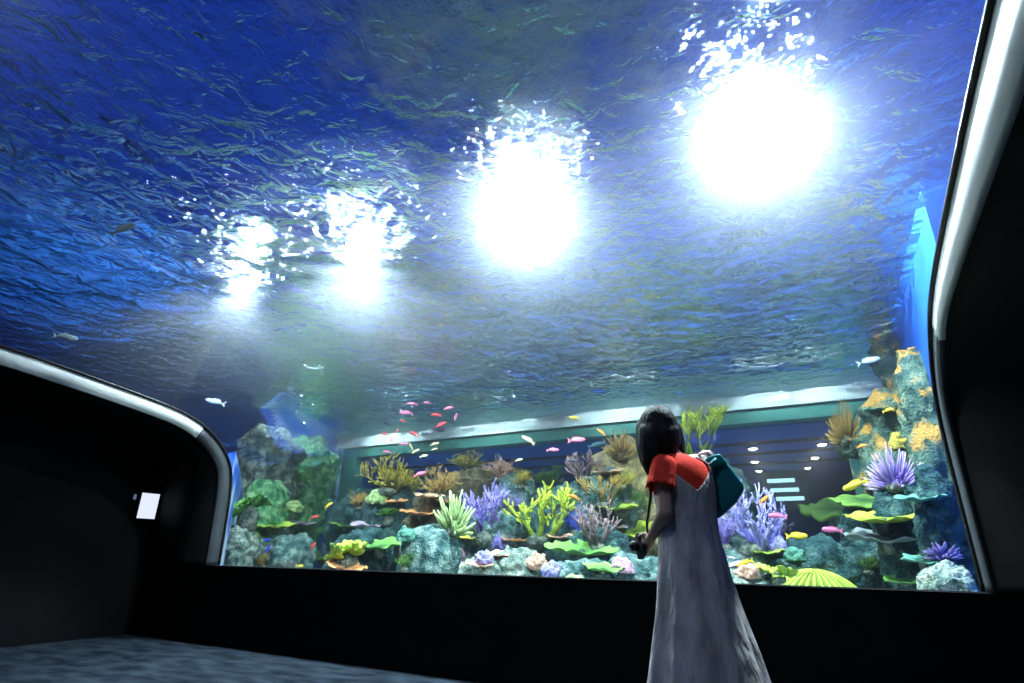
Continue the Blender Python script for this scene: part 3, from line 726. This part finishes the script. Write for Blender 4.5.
# ------------------------------------------------------------------ fish
FM = {k: flat('fish_' + k, c, .45, scale=12) for k, c in dict(red=(.75, .06, .08), pink=(.9, .22, .42), dark=(.02, .02, .06), orange=(.9, .3, .05), yellow=(.9, .65, .05),
      grey=(.24, .3, .33), silver=(.38, .44, .5), blue=(.03, .05, .6), teal=(.006, .05, .07), cream=(.85, .7, .45)).items()}
FISH = {}
def fish_proto(c):
    b = MB(); rg = []
    for u, hz, wy in ((0, .02, .01), (.05, .09, .05), (.15, .12, .075), (.32, .15, .085), (.5, .135, .075), (.68, .095, .05), (.82, .05, .03), (.9, .045, .015)):
        rg.append([V((.5-u, wy*math.cos(2*PI*j/14), hz*math.sin(2*PI*j/14))) for j in range(14)])
    b.loft(rg); body = b.build('reef_fish', FM[c])
    t = MB(); t.loft([[V((-.36, s*.012, .03)), V((-.36, s*.012, -.03)), V((-.56, s*.006, -.17)), V((-.50, s*.006, 0)), V((-.56, s*.006, .17))] for s in (-1, 1)]); t.build('tail_fin', FM[c], body, smooth=False)
    d = MB(); d.loft([[V((.2, s*.01, .12)), V((-.26, s*.01, .07)), V((-.3, s*.004, .15)), V((-.05, s*.004, .21)), V((.1, s*.004, .19))] for s in (-1, 1)]); d.build('dorsal_fin', FM[c], body, smooth=False)
    return body
def fish(x, y, Y, lpx, ang, c, label, group='reef fish swimming in the tank'):
    P = at(x, y, Y); s = lpx*mpp(P)
    if c not in FISH: FISH[c] = fish_proto(c); o = FISH[c]
    else:
        src = FISH[c]; o = src.copy(); COL.objects.link(o)
        for ch in src.children:
            q = ch.copy(); COL.objects.link(q); q.parent = o
    to = V((CAM.x-P.x, CAM.y-P.y, 0)).normalized(); rz = math.atan2(to.y, to.x)+PI/2
    o.location = P; o.scale = (s, s, s)
    flip = abs(ang) > 90; a = ang if not flip else (180-ang if ang > 0 else -180-ang)
    o.rotation_euler = (0, -math.radians(a), rz + (PI if flip else 0) + random.Random(int(x*7+y)).uniform(-.4, .4))
    tag(o, label, 'fish', group); return o
SCH = 'loose school of small fish below the water line'
S_RED = 'small red fish in the loose school at the left end of the white beam'
S_PNK = 'small pink fish in the loose school at the left end of the white beam'
S_DRK = 'small dark fish in the loose school above the left end of the white beam'
S_CRM = 'small cream fish in the loose school below the left end of the white beam'
for x, y, l, a, c, lb in ((412, 404, 10, 175, 'pink', S_PNK), (427, 403, 8, 185, 'pink', S_PNK), (406, 413, 13, 175, 'pink', S_PNK), (436, 415, 10, 172, 'red', S_RED), (395, 410, 8, 150, 'dark', S_DRK),
      (387, 419, 8, 165, 'dark', S_DRK), (387, 424, 8, 160, 'dark', S_DRK), (403, 421, 6, 150, 'red', S_RED), (414, 434, 10, 150, 'red', S_RED), (441, 425, 12, 30, 'red', S_RED),
      (439, 430, 13, 10, 'dark', S_DRK), (397, 431, 6, 60, 'red', S_RED), (385, 434, 7, 170, 'red', S_RED), (391, 440, 7, 60, 'pink', S_PNK), (404, 444, 9, 10, 'pink', S_PNK), (387, 452, 8, 175, 'pink', S_PNK),
      (411, 447, 7, 120, 'cream', S_CRM), (416, 451, 8, 30, 'cream', S_CRM), (435, 444, 9, 10, 'cream', S_CRM), (435, 449, 6, 20, 'cream', S_CRM), (424, 456, 8, 15, 'cream', S_CRM), (449, 408, 10, 20, 'pink', S_PNK), (456, 417, 8, 70, 'pink', S_PNK)):
    fish(x, y, 6.6, l, a, c, lb, SCH)
for x, y, Y, l, a, c, lb in (
 (577, 440, 6.6, 17, 5, 'pink', 'bright pink fish left of the black striped fish, mid water'),
 (553, 450, 6.6, 12, 0, 'pink', 'smaller pink fish over the dark green bush coral'),
 (597, 445, 6.6, 17, 15, 'teal', 'dark teal fish right of the bright pink fish'),
 (574, 418, 6.8, 10, 175, 'yellow', 'pale yellow fish in front of the white beam'),
 (601, 432, 6.8, 10, 140, 'orange', 'small orange fish left of the woman\'s hair'),
 (528, 440, 6.6, 14, 150, 'cream', 'cream fish under the white beam, left of centre'),
 (519, 460, 6.4, 8, 20, 'cream', 'tiny cream fish above the purple coral'),
 (574, 497, 5.9, 12, 160, 'orange', 'orange fish beside the big yellow coral'),
 (573, 461, 6.2, 9, 0, 'dark', 'tiny dark fish above the dark brown coral'),
 (420, 474, 6.4, 12, 20, 'pink', 'pink fish among the olive branching corals'),
 (315, 517, 5.9, 8, 20, 'red', 'red fish before the green rock, upper of two'),
 (313, 546, 5.6, 8, 60, 'red', 'red fish before the green rock, lower of two'),
 (267, 540, 5.5, 7, 10, 'blue', 'blue fish above the brown bushy coral, upper of two'),
 (268, 549, 5.4, 8, 70, 'blue', 'blue fish above the brown bushy coral, lower of two'),
 (329, 505, 6.2, 8, 40, 'yellow', 'yellow fish right of the grey lilac plate coral'),
 (300, 566, 5.4, 7, 5, 'yellow', 'yellow fish near the sill at the left end'),
 (745, 563, 5.5, 17, 200, 'yellow', 'bright yellow fish above the pinkish flat coral'),
 (797, 536, 5.8, 20, 0, 'yellow', 'yellow fish in front of the broad dark rock'),
 (777, 516, 5.9, 17, 175, 'pink', 'pink fish right of the large lavender coral'),
 (764, 500, 5.9, 13, 40, 'orange', 'orange fish over the large lavender coral'),
 (832, 530, 5.6, 18, 175, 'pink', 'pink fish under the dark green shelf coral'),
 (855, 485, 5.6, 24, 200, 'yellow', 'yellow fish above the dark green shelf coral'),
 (869, 361, 6.2, 20, 10, 'silver', 'silver fish left of the orange-crusted pillar'),
 (888, 410, 6.1, 10, 10, 'yellow', 'small yellow fish before the orange ledge'),
 (215, 402, 4.9, 18, 170, 'silver', 'silver fish above the left edge of the window'),
 (123, 229, 1.7, 24, 48, 'grey', 'slim grey fish high overhead on the left'),
 (66, 337, 2.25, 20, 8, 'grey', 'grey fish just above the left trim'),
 (862, 446, 6.0, 10, 10, 'orange', 'small orange fish below the brown spiky coral on the right'),
 (775, 485, 6.2, 7, 20, 'teal', 'tiny teal fish in front of the rear window'),
): fish(x, y, Y, l, a, c, lb)

# ------------------------------------------------------------------ lights and panel in the dark room behind the tank
DL = emit('downlight_glow', (1, .93, .82), 26)
def downlight(px, py, r, label):
    p = on_z(px, py, 2.9); o = empty('ceiling_spotlight', (p.x, p.y, 2.95)); tag(o, label, 'light', 'ceiling lights in the room behind the tank')
    b = MB(); b.loft([[V((R*math.cos(2*PI*j/20), R*math.sin(2*PI*j/20), z)) for j in range(20)] for R, z in ((r*.85, 0), (r*1.15, 0), (r*1.15, -.03), (r*.85, -.03))], cap=(True, False)); b.build('ring', SEAL, o)
    b = MB(); b.loft([[V((R*math.cos(2*PI*j/20), R*math.sin(2*PI*j/20), z)) for j in range(20)] for R, z in ((r*.8, -.01), (r*.7, -.035), (r*.3, -.05))]); b.build('bulb', DL, o)
for x, y, r, lb in ((753, 450, .1, 'nearest spotlight of the left row, seen through the rear window'), (755, 463, .1, 'second spotlight of the left row behind the rear window'), (759, 472, .09, 'farthest spotlight of the left row behind the rear window'),
      (822, 446, .1, 'nearest spotlight of the right row behind the rear window'), (815, 459, .1, 'second spotlight of the right row behind the rear window'), (808, 469, .08, 'third spotlight of the right row behind the rear window'), (803, 476, .08, 'farthest spotlight of the right row behind the rear window')):
    downlight(x, y, r, lb)

BAR = emit('pale_blue_bar', (.5, .85, 1), 1.6)
r = empty('light_panel', at(785, 490, 15)); tag(r, 'panel of three short pale blue light bars in the room behind the tank', 'light panel')
b = MB(); b.box((-.5, .0, -.45), (.5, .06, .45)); b.build('backing', SEAL, r, smooth=False)
b = MB(); b.box((-.015, .02, .45), (.015, .05, 2.95-r.location.z)); b.build('hanger', SEAL, r, smooth=False)
for i, (dx, dz) in enumerate(((-.06, .22), (0, .0), (.08, -.2))):
    b = MB(); b.box((-.3+dx, -.03, dz-.045), (.3+dx, .0, dz+.045)); b.build('light_bar', BAR, r, smooth=False)

FILL_BLUE = emit('blue_fill_glow', (.25, .6, 1), 45)  # unseen floor strips added to wash the rear room in blue
for x, lb in ((-7.5, 'added blue fill light on the floor behind the left end of the rear window'), (-1.5, 'added blue fill light on the floor behind the right end of the rear window')):
    r = empty('floor_fill', (x, 10.3, 0)); tag(r, lb, 'light', 'added blue fill lights in the room behind the tank')
    b = MB(); b.box((-2, -.08, 0), (2, .08, .05)); b.build('housing', SEAL, r, smooth=False)
    b = MB(); b.tube([(-1.95, 0, .06), (1.95, 0, .06)], [.03, .03], n=8); b.build('tube', FILL_BLUE, r)

# lit panel on the left wall
P = on_x(147, 506, RL); hw = 12*mpp(P)*.72; hh = 12*mpp(P)
PANEL = emit('panel_light', (.72, .78, 1), .95)
r = empty('wall_panel', (RL, P.y, P.z)); tag(r, 'small white backlit panel glowing on the dark left wall', 'sign')
b = MB(); b.box((0, -hw-.02, -hh-.02), (.03, hw+.02, hh+.02)); b.build('frame', SEAL, r, smooth=False)
b = MB(); b.box((.03, -hw, -hh), (.036, hw, hh)); b.build('lit_face', PANEL, r, smooth=False)
P2 = on_x(134, 497, RL)
r = empty('indicator_light', (RL, P2.y, P2.z)); tag(r, 'tiny blue indicator light on the left wall beside the white panel', 'light')
b = MB(); b.box((0, -.03, -.05), (.02, .03, .05)); b.build('case', SEAL, r, smooth=False)
b = MB(); b.box((.02, -.015, -.03), (.024, .015, .03)); b.build('lens', emit('indicator_glow', (.4, .5, 1), .25), r, smooth=False)

# ------------------------------------------------------------------ the visitor
HD = V((ray(690, 540).x, ray(690, 540).y, 0)).normalized()     # from the camera towards her
GD = V((HD.y, -HD.x, 0))                                       # her side, to the right in the photograph
LW = 2.86
BASE = V((0, 0, 0)) + HD*(LW+.02) + GD*.04
def W(x, y, dw=0.0):
    d = ray(x, y); t = (LW+dw)/(d.x*HD.x+d.y*HD.y); return CAM + d*t - BASE
PXM = mpp(W(690, 540)+BASE)                                    # metres a pixel spans at the visitor
FA = math.radians(31)
FWD = HD*math.cos(FA) - GD*math.sin(FA); LFT = -GD*math.cos(FA) - HD*math.sin(FA)
SKIN = mottled('skin', [(.3, (.42, .25, .18)), (.7, (.52, .32, .24))], scale=5, rough=.5, bump=.04)
HAIR = mottled('black_hair', [(.35, (.008, .006, .006)), (.7, (.03, .022, .02))], scale=30, rough=.6, bump=.5, bscale=90, spec=.12, stretch=(1, 1, .06))
def strand_mat(): return HAIR
RED = mottled('red_jersey', [(.3, (.75, .035, .02)), (.7, (.9, .06, .035))], scale=4, rough=.85, bump=.25, bscale=14, spec=.1)
LINEN = mottled('grey_linen', [(.35, (.36, .325, .33)), (.65, (.58, .53, .53))], scale=16, rough=.9, bump=.8, bscale=22, dist=.03, spec=.1, stretch=(1, 1, .35))
LEATH = mottled('teal_leather', [(.3, (.01, .17, .19)), (.7, (.018, .27, .28))], scale=4, rough=.38, bump=.15, bscale=9)
PINKS = flat('dusty_pink_strap', (.5, .32, .36), .7)
BLKP = flat('black_camera_body', (.008, .008, .009), .4)
SHOE = flat('white_canvas', (.6, .6, .6), .8)

person = None
def body():
    b = MB()
    sL, sR = W(664, 467, -.05), W(699, 463, .17)
    neck0, neck1 = W(676, 462, .05), W(663, 440, .08)
    chest, belly, hips = W(681, 490, .06), W(687, 520, .05), W(693, 556, .05)
    b.ball(W(679, 474, .055), (.10, .10, .09), 20, 14); b.ball(chest, (.115, .115, .13), 20, 14); b.ball(belly, (.105, .105, .13), 20, 14); b.ball(hips, (.13, .13, .13), 20, 14)
    b.capsule(chest, hips, .10, .11); b.capsule(W(679, 472, .05), chest, .085, .1)
    b.capsule(neck0, neck1, .052, .048)
    b.capsule(W(672, 466, .05), sL, .05, .04); b.capsule(W(682, 466, .06), sR, .05, .048)
    # head, turned to the left and tilted down a little
    hc = W(659, 430, .09)
    b.ball(hc, (.078, .088, .108), 24, 18, rot=Matrix.Rotation(math.atan2(FWD.y, FWD.x)-PI/2, 3, 'Z'))
    fd = FWD; up = V((0, 0, 1)); sd = LFT
    b.capsule(hc+fd*.035-up*.05, hc+fd*.06-up*.085, .05, .032)              # jaw and chin
    b.capsule(hc+fd*.088+up*.005, hc+fd*.105-up*.03, .008, .013, 8)           # nose
    b.capsule(hc+fd*.085+sd*.02-up*.055, hc+fd*.085-sd*.02-up*.055, .008, .008, 8)  # lips
    b.capsule(hc+fd*.083+sd*.012-up*.064, hc+fd*.083-sd*.012-up*.064, .008, .008, 8)
    for s in (1, -1):
        b.ball(hc+sd*.079*s-up*.01-fd*.005, (.014, .02, .03), 10, 8)        # ears
        b.capsule(hc+fd*.08+sd*.05*s+up*.025, hc+fd*.088+sd*.015*s+up*.024, .008, .008, 8)   # brow
    # left arm: hanging, bent at the elbow, hand forward at hip height
    eL, wL = W(665, 513, -.10), W(652, 536, .07)
    b.capsule(sL, eL, .04, .036); b.capsule(eL, wL, .037, .024)
    hd = (wL-eL).normalized(); palm = wL+hd*.05
    hs = hd.cross(V((0, 0, 1))).normalized(); hu = hs.cross(hd)
    b.capsule(wL, palm, .024, .026); b.capsule(wL+hd*.03+hu*.014, palm+hu*.016, .02, .016); b.capsule(wL+hd*.03-hu*.014, palm-hu*.018, .02, .016)
    for i, (o, l) in enumerate(((.028, .040), (.010, .045), (-.009, .042), (-.027, .033))):
        a0 = palm+hu*o+hd*.01; a1 = a0+hd*l*.85-hs*.006; a2 = a1+hd*l*.25-hs*l*.6; a3 = a2-hd*l*.45-hs*l*.3
        b.capsule(a0, a1, .0088, .008, 8); b.capsule(a1, a2, .008, .0075, 8); b.capsule(a2, a3, .0075, .0065, 8)
    t0 = wL+hd*.02+hu*.022-hs*.008; t1 = t0+hd*.035+hu*.012-hs*.024; t2 = t1+hd*.028-hs*.008
    b.capsule(t0, t1, .012, .0105, 8); b.capsule(t1, t2, .0105, .008, 8)
    # right arm: bent in front, hand at the bag strap
    eR, wR = W(701, 512, .30), W(688, 492, .42)
    b.capsule(sR, eR, .045, .036); b.capsule(eR, wR, .037, .024)
    h2 = (wR-eR).normalized(); p2 = wR+h2*.05; s2 = h2.cross(V((0, 0, 1))).normalized(); u2 = s2.cross(h2)
    b.capsule(wR, p2, .024, .026)
    for o, l in ((.028, .038), (.010, .044), (-.009, .041), (-.027, .032)):
        a0 = p2+u2*o; a1 = a0+h2*l*.8; a2 = a1+h2*l*.3+s2*l*.5
        b.capsule(a0, a1, .0088, .008, 8); b.capsule(a1, a2, .008, .007, 8)
    b.capsule(wR+h2*.02+u2*.02, wR+h2*.05+u2*.045, .011, .009, 8)
    # legs
    for s, dx in ((1, .0), (-1, .02)):
        hip = hips + LFT*.075*s - V((0, 0, .05)); kn = V((hips.x*.55, hips.y*.55, .45)) + LFT*.085*s + FWD*.02; an = V((0, 0, .075)) + LFT*.09*s
        b.capsule(hip, kn, .085, .05); b.capsule(kn, an, .052, .034); b.capsule(an-V((0, 0, .03)), an+FWD*.13-V((0, 0, .045)), .036, .026)
    o = b.build('person', SKIN, loc=BASE)
    r = o.modifiers.new('skin', 'REMESH'); r.mode = 'VOXEL'; r.voxel_size = .006; r.use_smooth_shade = True
    sm = o.modifiers.new('soft', 'SMOOTH'); sm.factor = .5; sm.iterations = 3
    return o, dict(hc=hc, wL=wL, palm=palm, hd=hd, hs=hs, hu=hu, sL=sL, sR=sR, eL=eL, hips=hips)
person, K = body()
tag(person, 'woman with long black hair, red shirt and grey slip dress, her back turned', 'person')
for s in (1, -1):
    e = MB(); e.ball(K['hc']+FWD*.079+LFT*.032*s+V((0, 0, .008)), .0115, 12, 8); e.build('eye', flat('dark_eye', (.02, .012, .01), .2), person)
    e = MB(); a = V((0, 0, .04)) + LFT*.09*s
    e.ball(a+FWD*.06-V((0, 0, .0)), (.052, .052, .045), 16, 10); e.ball(a-FWD*.01, (.045, .045, .045), 16, 10); e.capsule(a-FWD*.02-V((0, 0, .012)), a+FWD*.14-V((0, 0, .012)), .042, .036)
    q = e.build('shoe', SHOE, person); mdf = q.modifiers.new('one', 'REMESH'); mdf.mode = 'VOXEL'; mdf.voxel_size = .008; mdf.use_smooth_shade = True

# hair: cap over the skull, a curtain over the left shoulder, shorter back
def hair():
    b = MB(); hc = K['hc']
    R = Matrix.Rotation(math.atan2(FWD.y, FWD.x)-PI/2, 3, 'Z')
    b.ball(W(658, 428, .07), (.098, .108, .118), 26, 20, rot=R)
    b.ball(W(661, 438, .035), (.10, .085, .105), 22, 16, rot=R)
    def lock(p, r, n=8):
        for (a, ra), (c, rc) in zip(zip(p, r), zip(p[1:], r[1:])): b.capsule(a, c, ra, rc, n)
    lock([W(643, 428, .06), W(642.5, 445, .03), W(645, 460, .0), W(648, 475, -.03)], [.04, .036, .028, .008])
    lock([W(648, 432, .02), W(647, 448, -.0), W(648.5, 462, -.03), W(650, 470, -.04)], [.05, .045, .032, .01])
    lock([W(656, 434, .0), W(655, 448, -.015), W(654, 457, -.03), W(653, 465, -.05)], [.05, .042, .03, .01])
    lock([W(663, 434, .0), W(662, 444, .0), W(661, 453, .01), W(659, 459, -.01)], [.05, .042, .024, .01])
    lock([W(671, 432, .03), W(672, 442, .02), W(673, 449, .02), W(675, 455, .0)], [.045, .036, .024, .009])
    lock([W(675, 430, .07), W(678, 442, .07), W(681, 450, .06), W(686, 457, .04)], [.035, .028, .02, .007])
    lock([W(676, 428, .1), W(681, 445, .12), W(685, 456, .13)], [.03, .024, .008])
    lock([W(645, 425, .12), W(643, 445, .11), W(647, 466, .09)], [.045, .036, .01])
    o = b.build('hair', HAIR, person)
    r = o.modifiers.new('one', 'REMESH'); r.mode = 'VOXEL'; r.voxel_size = .007; r.use_smooth_shade = True
    sm = o.modifiers.new('soft', 'SMOOTH'); sm.factor = .5; sm.iterations = 5
    return o
hair()

# torso rings: (pixel x, pixel y, depth shift, half width, half depth); width runs along her shoulders
SR = [(673, 455, .065, .070, .060), (675.5, 458.5, .060, .098, .074), (678, 462.5, .055, .128, .088), (680, 469, .05, .150, .100), (681.5, 479, .05, .155, .112), (684, 492, .05, .148, .118), (686, 507, .05, .135, .116), (687.5, 522, .05, .128, .114)]
NT = 72
def ring(cx, cy, dw, hw, hd, ofs=0, fold=0, k=9, ph=0.0):
    c = W(cx, cy, dw); out = []
    for j in range(NT):
        q = 2*PI*j/NT
        f = 1 + fold*(math.sin(k*q+ph)*.6+math.sin((k*2-3)*q+1.3*ph)*.4)
        out.append(c + LFT*((hw+ofs)*f*math.cos(q)) + FWD*((hd+ofs)*f*math.sin(q)))
    return out
def torso_at(y):
    for a, b in zip(SR, SR[1:]):
        if a[1] <= y <= b[1]:
            t = (y-a[1])/(b[1]-a[1]); return tuple(a[i]+(b[i]-a[i])*t for i in range(5))
    return SR[0] if y < SR[0][1] else SR[-1]
b = MB(); b.loft([ring(*r) for r in SR], cap=(False, False))
shirt = b.build('shirt', RED, person)
sd = shirt.modifiers.new('cloth', 'SOLIDIFY'); sd.thickness = .004; sd.offset = -1
def sleeve(p0, p1, r0, r1, ruff, nm='sleeve'):
    b = MB(); d = (p1-p0).normalized(); a = d.orthogonal().normalized(); c = d.cross(a); rings = []
    n = 48; m = 10
    for i in range(m+1):
        u = i/m; row = []
        for j in range(n):
            q = 2*PI*j/n; r = (r0+(r1-r0)*u)*math.sqrt(min(1, .55+u*3)) * (1+ruff*u**3*math.sin(11*q)+.03*u*math.sin(3*q+1))
            row.append(p0.lerp(p1, u) + (a*math.cos(q)+c*math.sin(q))*r + d*(.006*u*math.sin(11*q+1)))
        rings.append(row)
    b.loft(rings, cap=(True, False)); o = b.build(nm, RED, shirt)
    s = o.modifiers.new('cloth', 'SOLIDIFY'); s.thickness = .004; s.offset = -1; return o
sl = K['sL']; el = K['eL']; dn = (el-sl).normalized()
sleeve(W(665, 459, -.03), W(660.5, 489, -.09), .060, .066, .06)
sr = K['sR']; sleeve(W(694, 460, .14), W(701, 487, .24), .055, .062, .05)
# slip dress: deep V at the back with two straps, long skirt with folds
back = math.atan2(-1, 0)                       # q = -90 degrees looks backwards
TOP = {}
def ytop(q):
    db = abs((q+PI/2+PI) % (2*PI)-PI)          # angle away from the middle of the back
    x = db/PI
    if x < .24: return 493 - (493-471)*(x/.24)
    if x < .28: return 471
    if x < .5: return 471 + (488-471)*((x-.28)/.22)
    if x < .72: return 488 - (488-478)*((x-.5)/.22)
    return 478
DR = [(688, 522, .05, .138, .124), (688.5, 540, .05, .143, .134), (691, 556, .045, .152, .144), (693.5, 580, .04, .166, .156), (698, 610, .035, .188, .175), (703, 645, .03, .222, .20), (707, 680, .025, .252, .225), (709, 712, .02, .28, .25)]
b = MB(); rings = []
NV = 12
for i in range(NV):
    u = i/NV; row = []
    for j in range(NT):
        q = 2*PI*j/NT; yt = ytop(q); y = yt+(522-yt)*u
        cx, cyy, dw, hw, hd = torso_at(y); c = W(cx, cyy, dw); o = .007+.005*u
        row.append(c+LFT*((hw+o)*math.cos(q))+FWD*((hd+o)*math.sin(q)))
    rings.append(row)
NS = 40
def dr_at(t):
    t *= len(DR)-1; i = min(int(t), len(DR)-2); f = t-i
    p0 = DR[max(i-1, 0)]; p1 = DR[i]; p2 = DR[i+1]; p3 = DR[min(i+2, len(DR)-1)]
    return [.5*(2*p1[a]+(-p0[a]+p2[a])*f+(2*p0[a]-5*p1[a]+4*p2[a]-p3[a])*f*f+(-p0[a]+3*p1[a]-3*p2[a]+p3[a])*f**3) for a in range(5)]
for i in range(NS+1):
    t = i/NS; cx, cyy, dw, hw, hd = dr_at(t); c = W(cx, cyy, dw); row = []
    am = .02+.10*t
    for j in range(NT):
        q = 2*PI*j/NT
        f = 1+am*(.5*math.sin(7*q+.8+t*1.2)+.35*math.sin(12*q+2-t)+.3*math.sin(3*q+1.5)) + .014*noise.noise(V((math.cos(q)*3, math.sin(q)*3, t*4)))
        f -= .05*max(0, math.sin(PI*min(1, t*2.2)))*math.exp(-((q-4.9)/.25)**2)
        row.append(c+LFT*(hw*f*math.cos(q))+FWD*(hd*f*math.sin(q)))
    rings.append(row)
b.loft(rings, cap=(False, False)); dress = b.build('dress', LINEN, person)
sd = dress.modifiers.new('cloth', 'SOLIDIFY'); sd.thickness = .005; sd.offset = -1
sb = dress.modifiers.new('soft', 'SUBSURF'); sb.levels = 1; sb.render_levels = 1
def ribbon(pts, wid, nrm, nm, mat, par):
    b = MB(); n = len(pts); rings = []
    for i, p in enumerate(pts):
        d = (pts[min(i+1, n-1)]-pts[max(i-1, 0)]).normalized(); s = d.cross(nrm[i]).normalized(); u = s.cross(d)
        wv = wid[i]/2 if hasattr(wid, '__len__') else wid/2
        rings.append([p+s*wv+u*.003, p-s*wv+u*.003, p-s*wv-u*.003, p+s*wv-u*.003])
    b.loft(rings); return b.build(nm, mat, par)
def on_torso(q, y, o=.012):
    cx, cyy, dw, hw, hd = torso_at(y); c = W(cx, cyy, dw)
    n = (LFT*math.cos(q)*hd+FWD*math.sin(q)*hw).normalized()
    return c+LFT*((hw+o)*math.cos(q))+FWD*((hd+o)*math.sin(q)), n
for s in (1, -1):
    pts = []; nr = []
    qb = -PI/2+s*.36*PI
    for y, k in ((475, .255), (470, .275), (465, .31), (461, .35), (458, .40), (456, .5)):
        p, n = on_torso(-PI/2+s*k*PI, y, .012 if y > 466 else .018); pts.append(p); nr.append((n+V((0, 0, .8 if y < 463 else .2))).normalized())
    for y, k in ((458, .6), (461, .66), (468, .70), (479, .72)):
        p, n = on_torso(-PI/2+s*k*PI, y, .012 if y > 466 else .018); pts.append(p); nr.append((n+V((0, 0, .8 if y < 463 else .2))).normalized())
    ribbon(pts, [.03, .024, .018, .016, .016, .016, .016, .018, .022, .028], nr, 'strap', LINEN, dress)

# teal shoulder bag, hanging behind her right side
def prism(name, poly, dw0, dw1, mat, par=None, loc=None, bev=.015, shrink=.0):
    b = MB(); c0 = sum((W(x, y, dw0) for x, y in poly), V())/len(poly); fr = [W(x, y, dw0) for x, y in poly]; bk = [p + HD*(dw1-dw0) for p in fr]
    n = len(poly); b.add(fr+bk, [tuple(range(n)), tuple(range(2*n-1, n-1, -1))]+[(i, (i+1) % n, n+(i+1) % n, n+i) for i in range(n)])
    o = b.build(name, mat, par, smooth=True, loc=loc)
    bv = o.modifiers.new('soft', 'BEVEL'); bv.width = bev; bv.segments = 4; bv.limit_method = 'ANGLE'; return o
bag = prism('shoulder_bag', [(702, 463), (712, 457.5), (722, 454.5), (734, 470), (746, 486.5), (737, 502), (724, 514), (713, 521), (706, 512), (703, 490)], .10, .24, LEATH, loc=BASE, bev=.03)
tag(bag, 'teal leather shoulder bag hanging at the woman\'s right side', 'bag')
prism('flap', [(702, 461), (708, 456), (720, 453), (728, 463), (718, 466), (708, 472)], .075, .13, LEATH, bag, bev=.012)
b = MB(); pp = [W(713, 459, .09), W(708, 452, .10), W(702, 452.5, .12), W(697, 456, .14), W(695, 459, .2)]
ribbon(pp, .03, [(-HD+V((0, 0, 1))).normalized()]*len(pp), 'strap', PINKS, bag)
b = MB(); b.tube([W(716, 459, .065), W(713, 462, .055), W(710, 465, .055), W(708, 467, .065)], [.008]*4, n=8); b.build('handle', LEATH, bag)
# compact camera in her hand with its neck strap
pm = K['palm']; hd, hs, hu = K['hd'], K['hs'], K['hu']
cam_c = pm + hd*.05 - hs*.03
cam_o = MB(); 
M3 = Matrix((hu, hd, hs)).transposed()
vs = [M3 @ V((x*.055, y*.034, z*.018)) for z in (-1, 1) for x, y in ((-1, -1), (1, -1), (1, 1), (-1, 1))]
cam_o.add(vs, [(0, 3, 2, 1), (4, 5, 6, 7), (0, 1, 5, 4), (1, 2, 6, 5), (2, 3, 7, 6), (3, 0, 4, 7)])
co = cam_o.build('compact_camera', BLKP, loc=BASE+cam_c); bv = co.modifiers.new('soft', 'BEVEL'); bv.width = .008; bv.segments = 3
tag(co, 'small black camera held in the woman\'s left hand', 'camera')
b = MB(); b.tube([M3 @ V((0, 0, -.016)), M3 @ V((0, 0, -.045))], [.024, .022], n=20); b.build('lens', BLKP, co)
b = MB(); o0 = -cam_c
pts = [o0+W(648, 535, .1), o0+W(647, 524, .03), o0+W(649, 510, -.03), o0+W(650.5, 498, -.06), o0+W(651, 486, -.04), o0+W(654, 468, .0), o0+W(660, 458, .06)]
b.tube(pts, [.006]*len(pts), n=8); b.build('strap', BLKP, co)
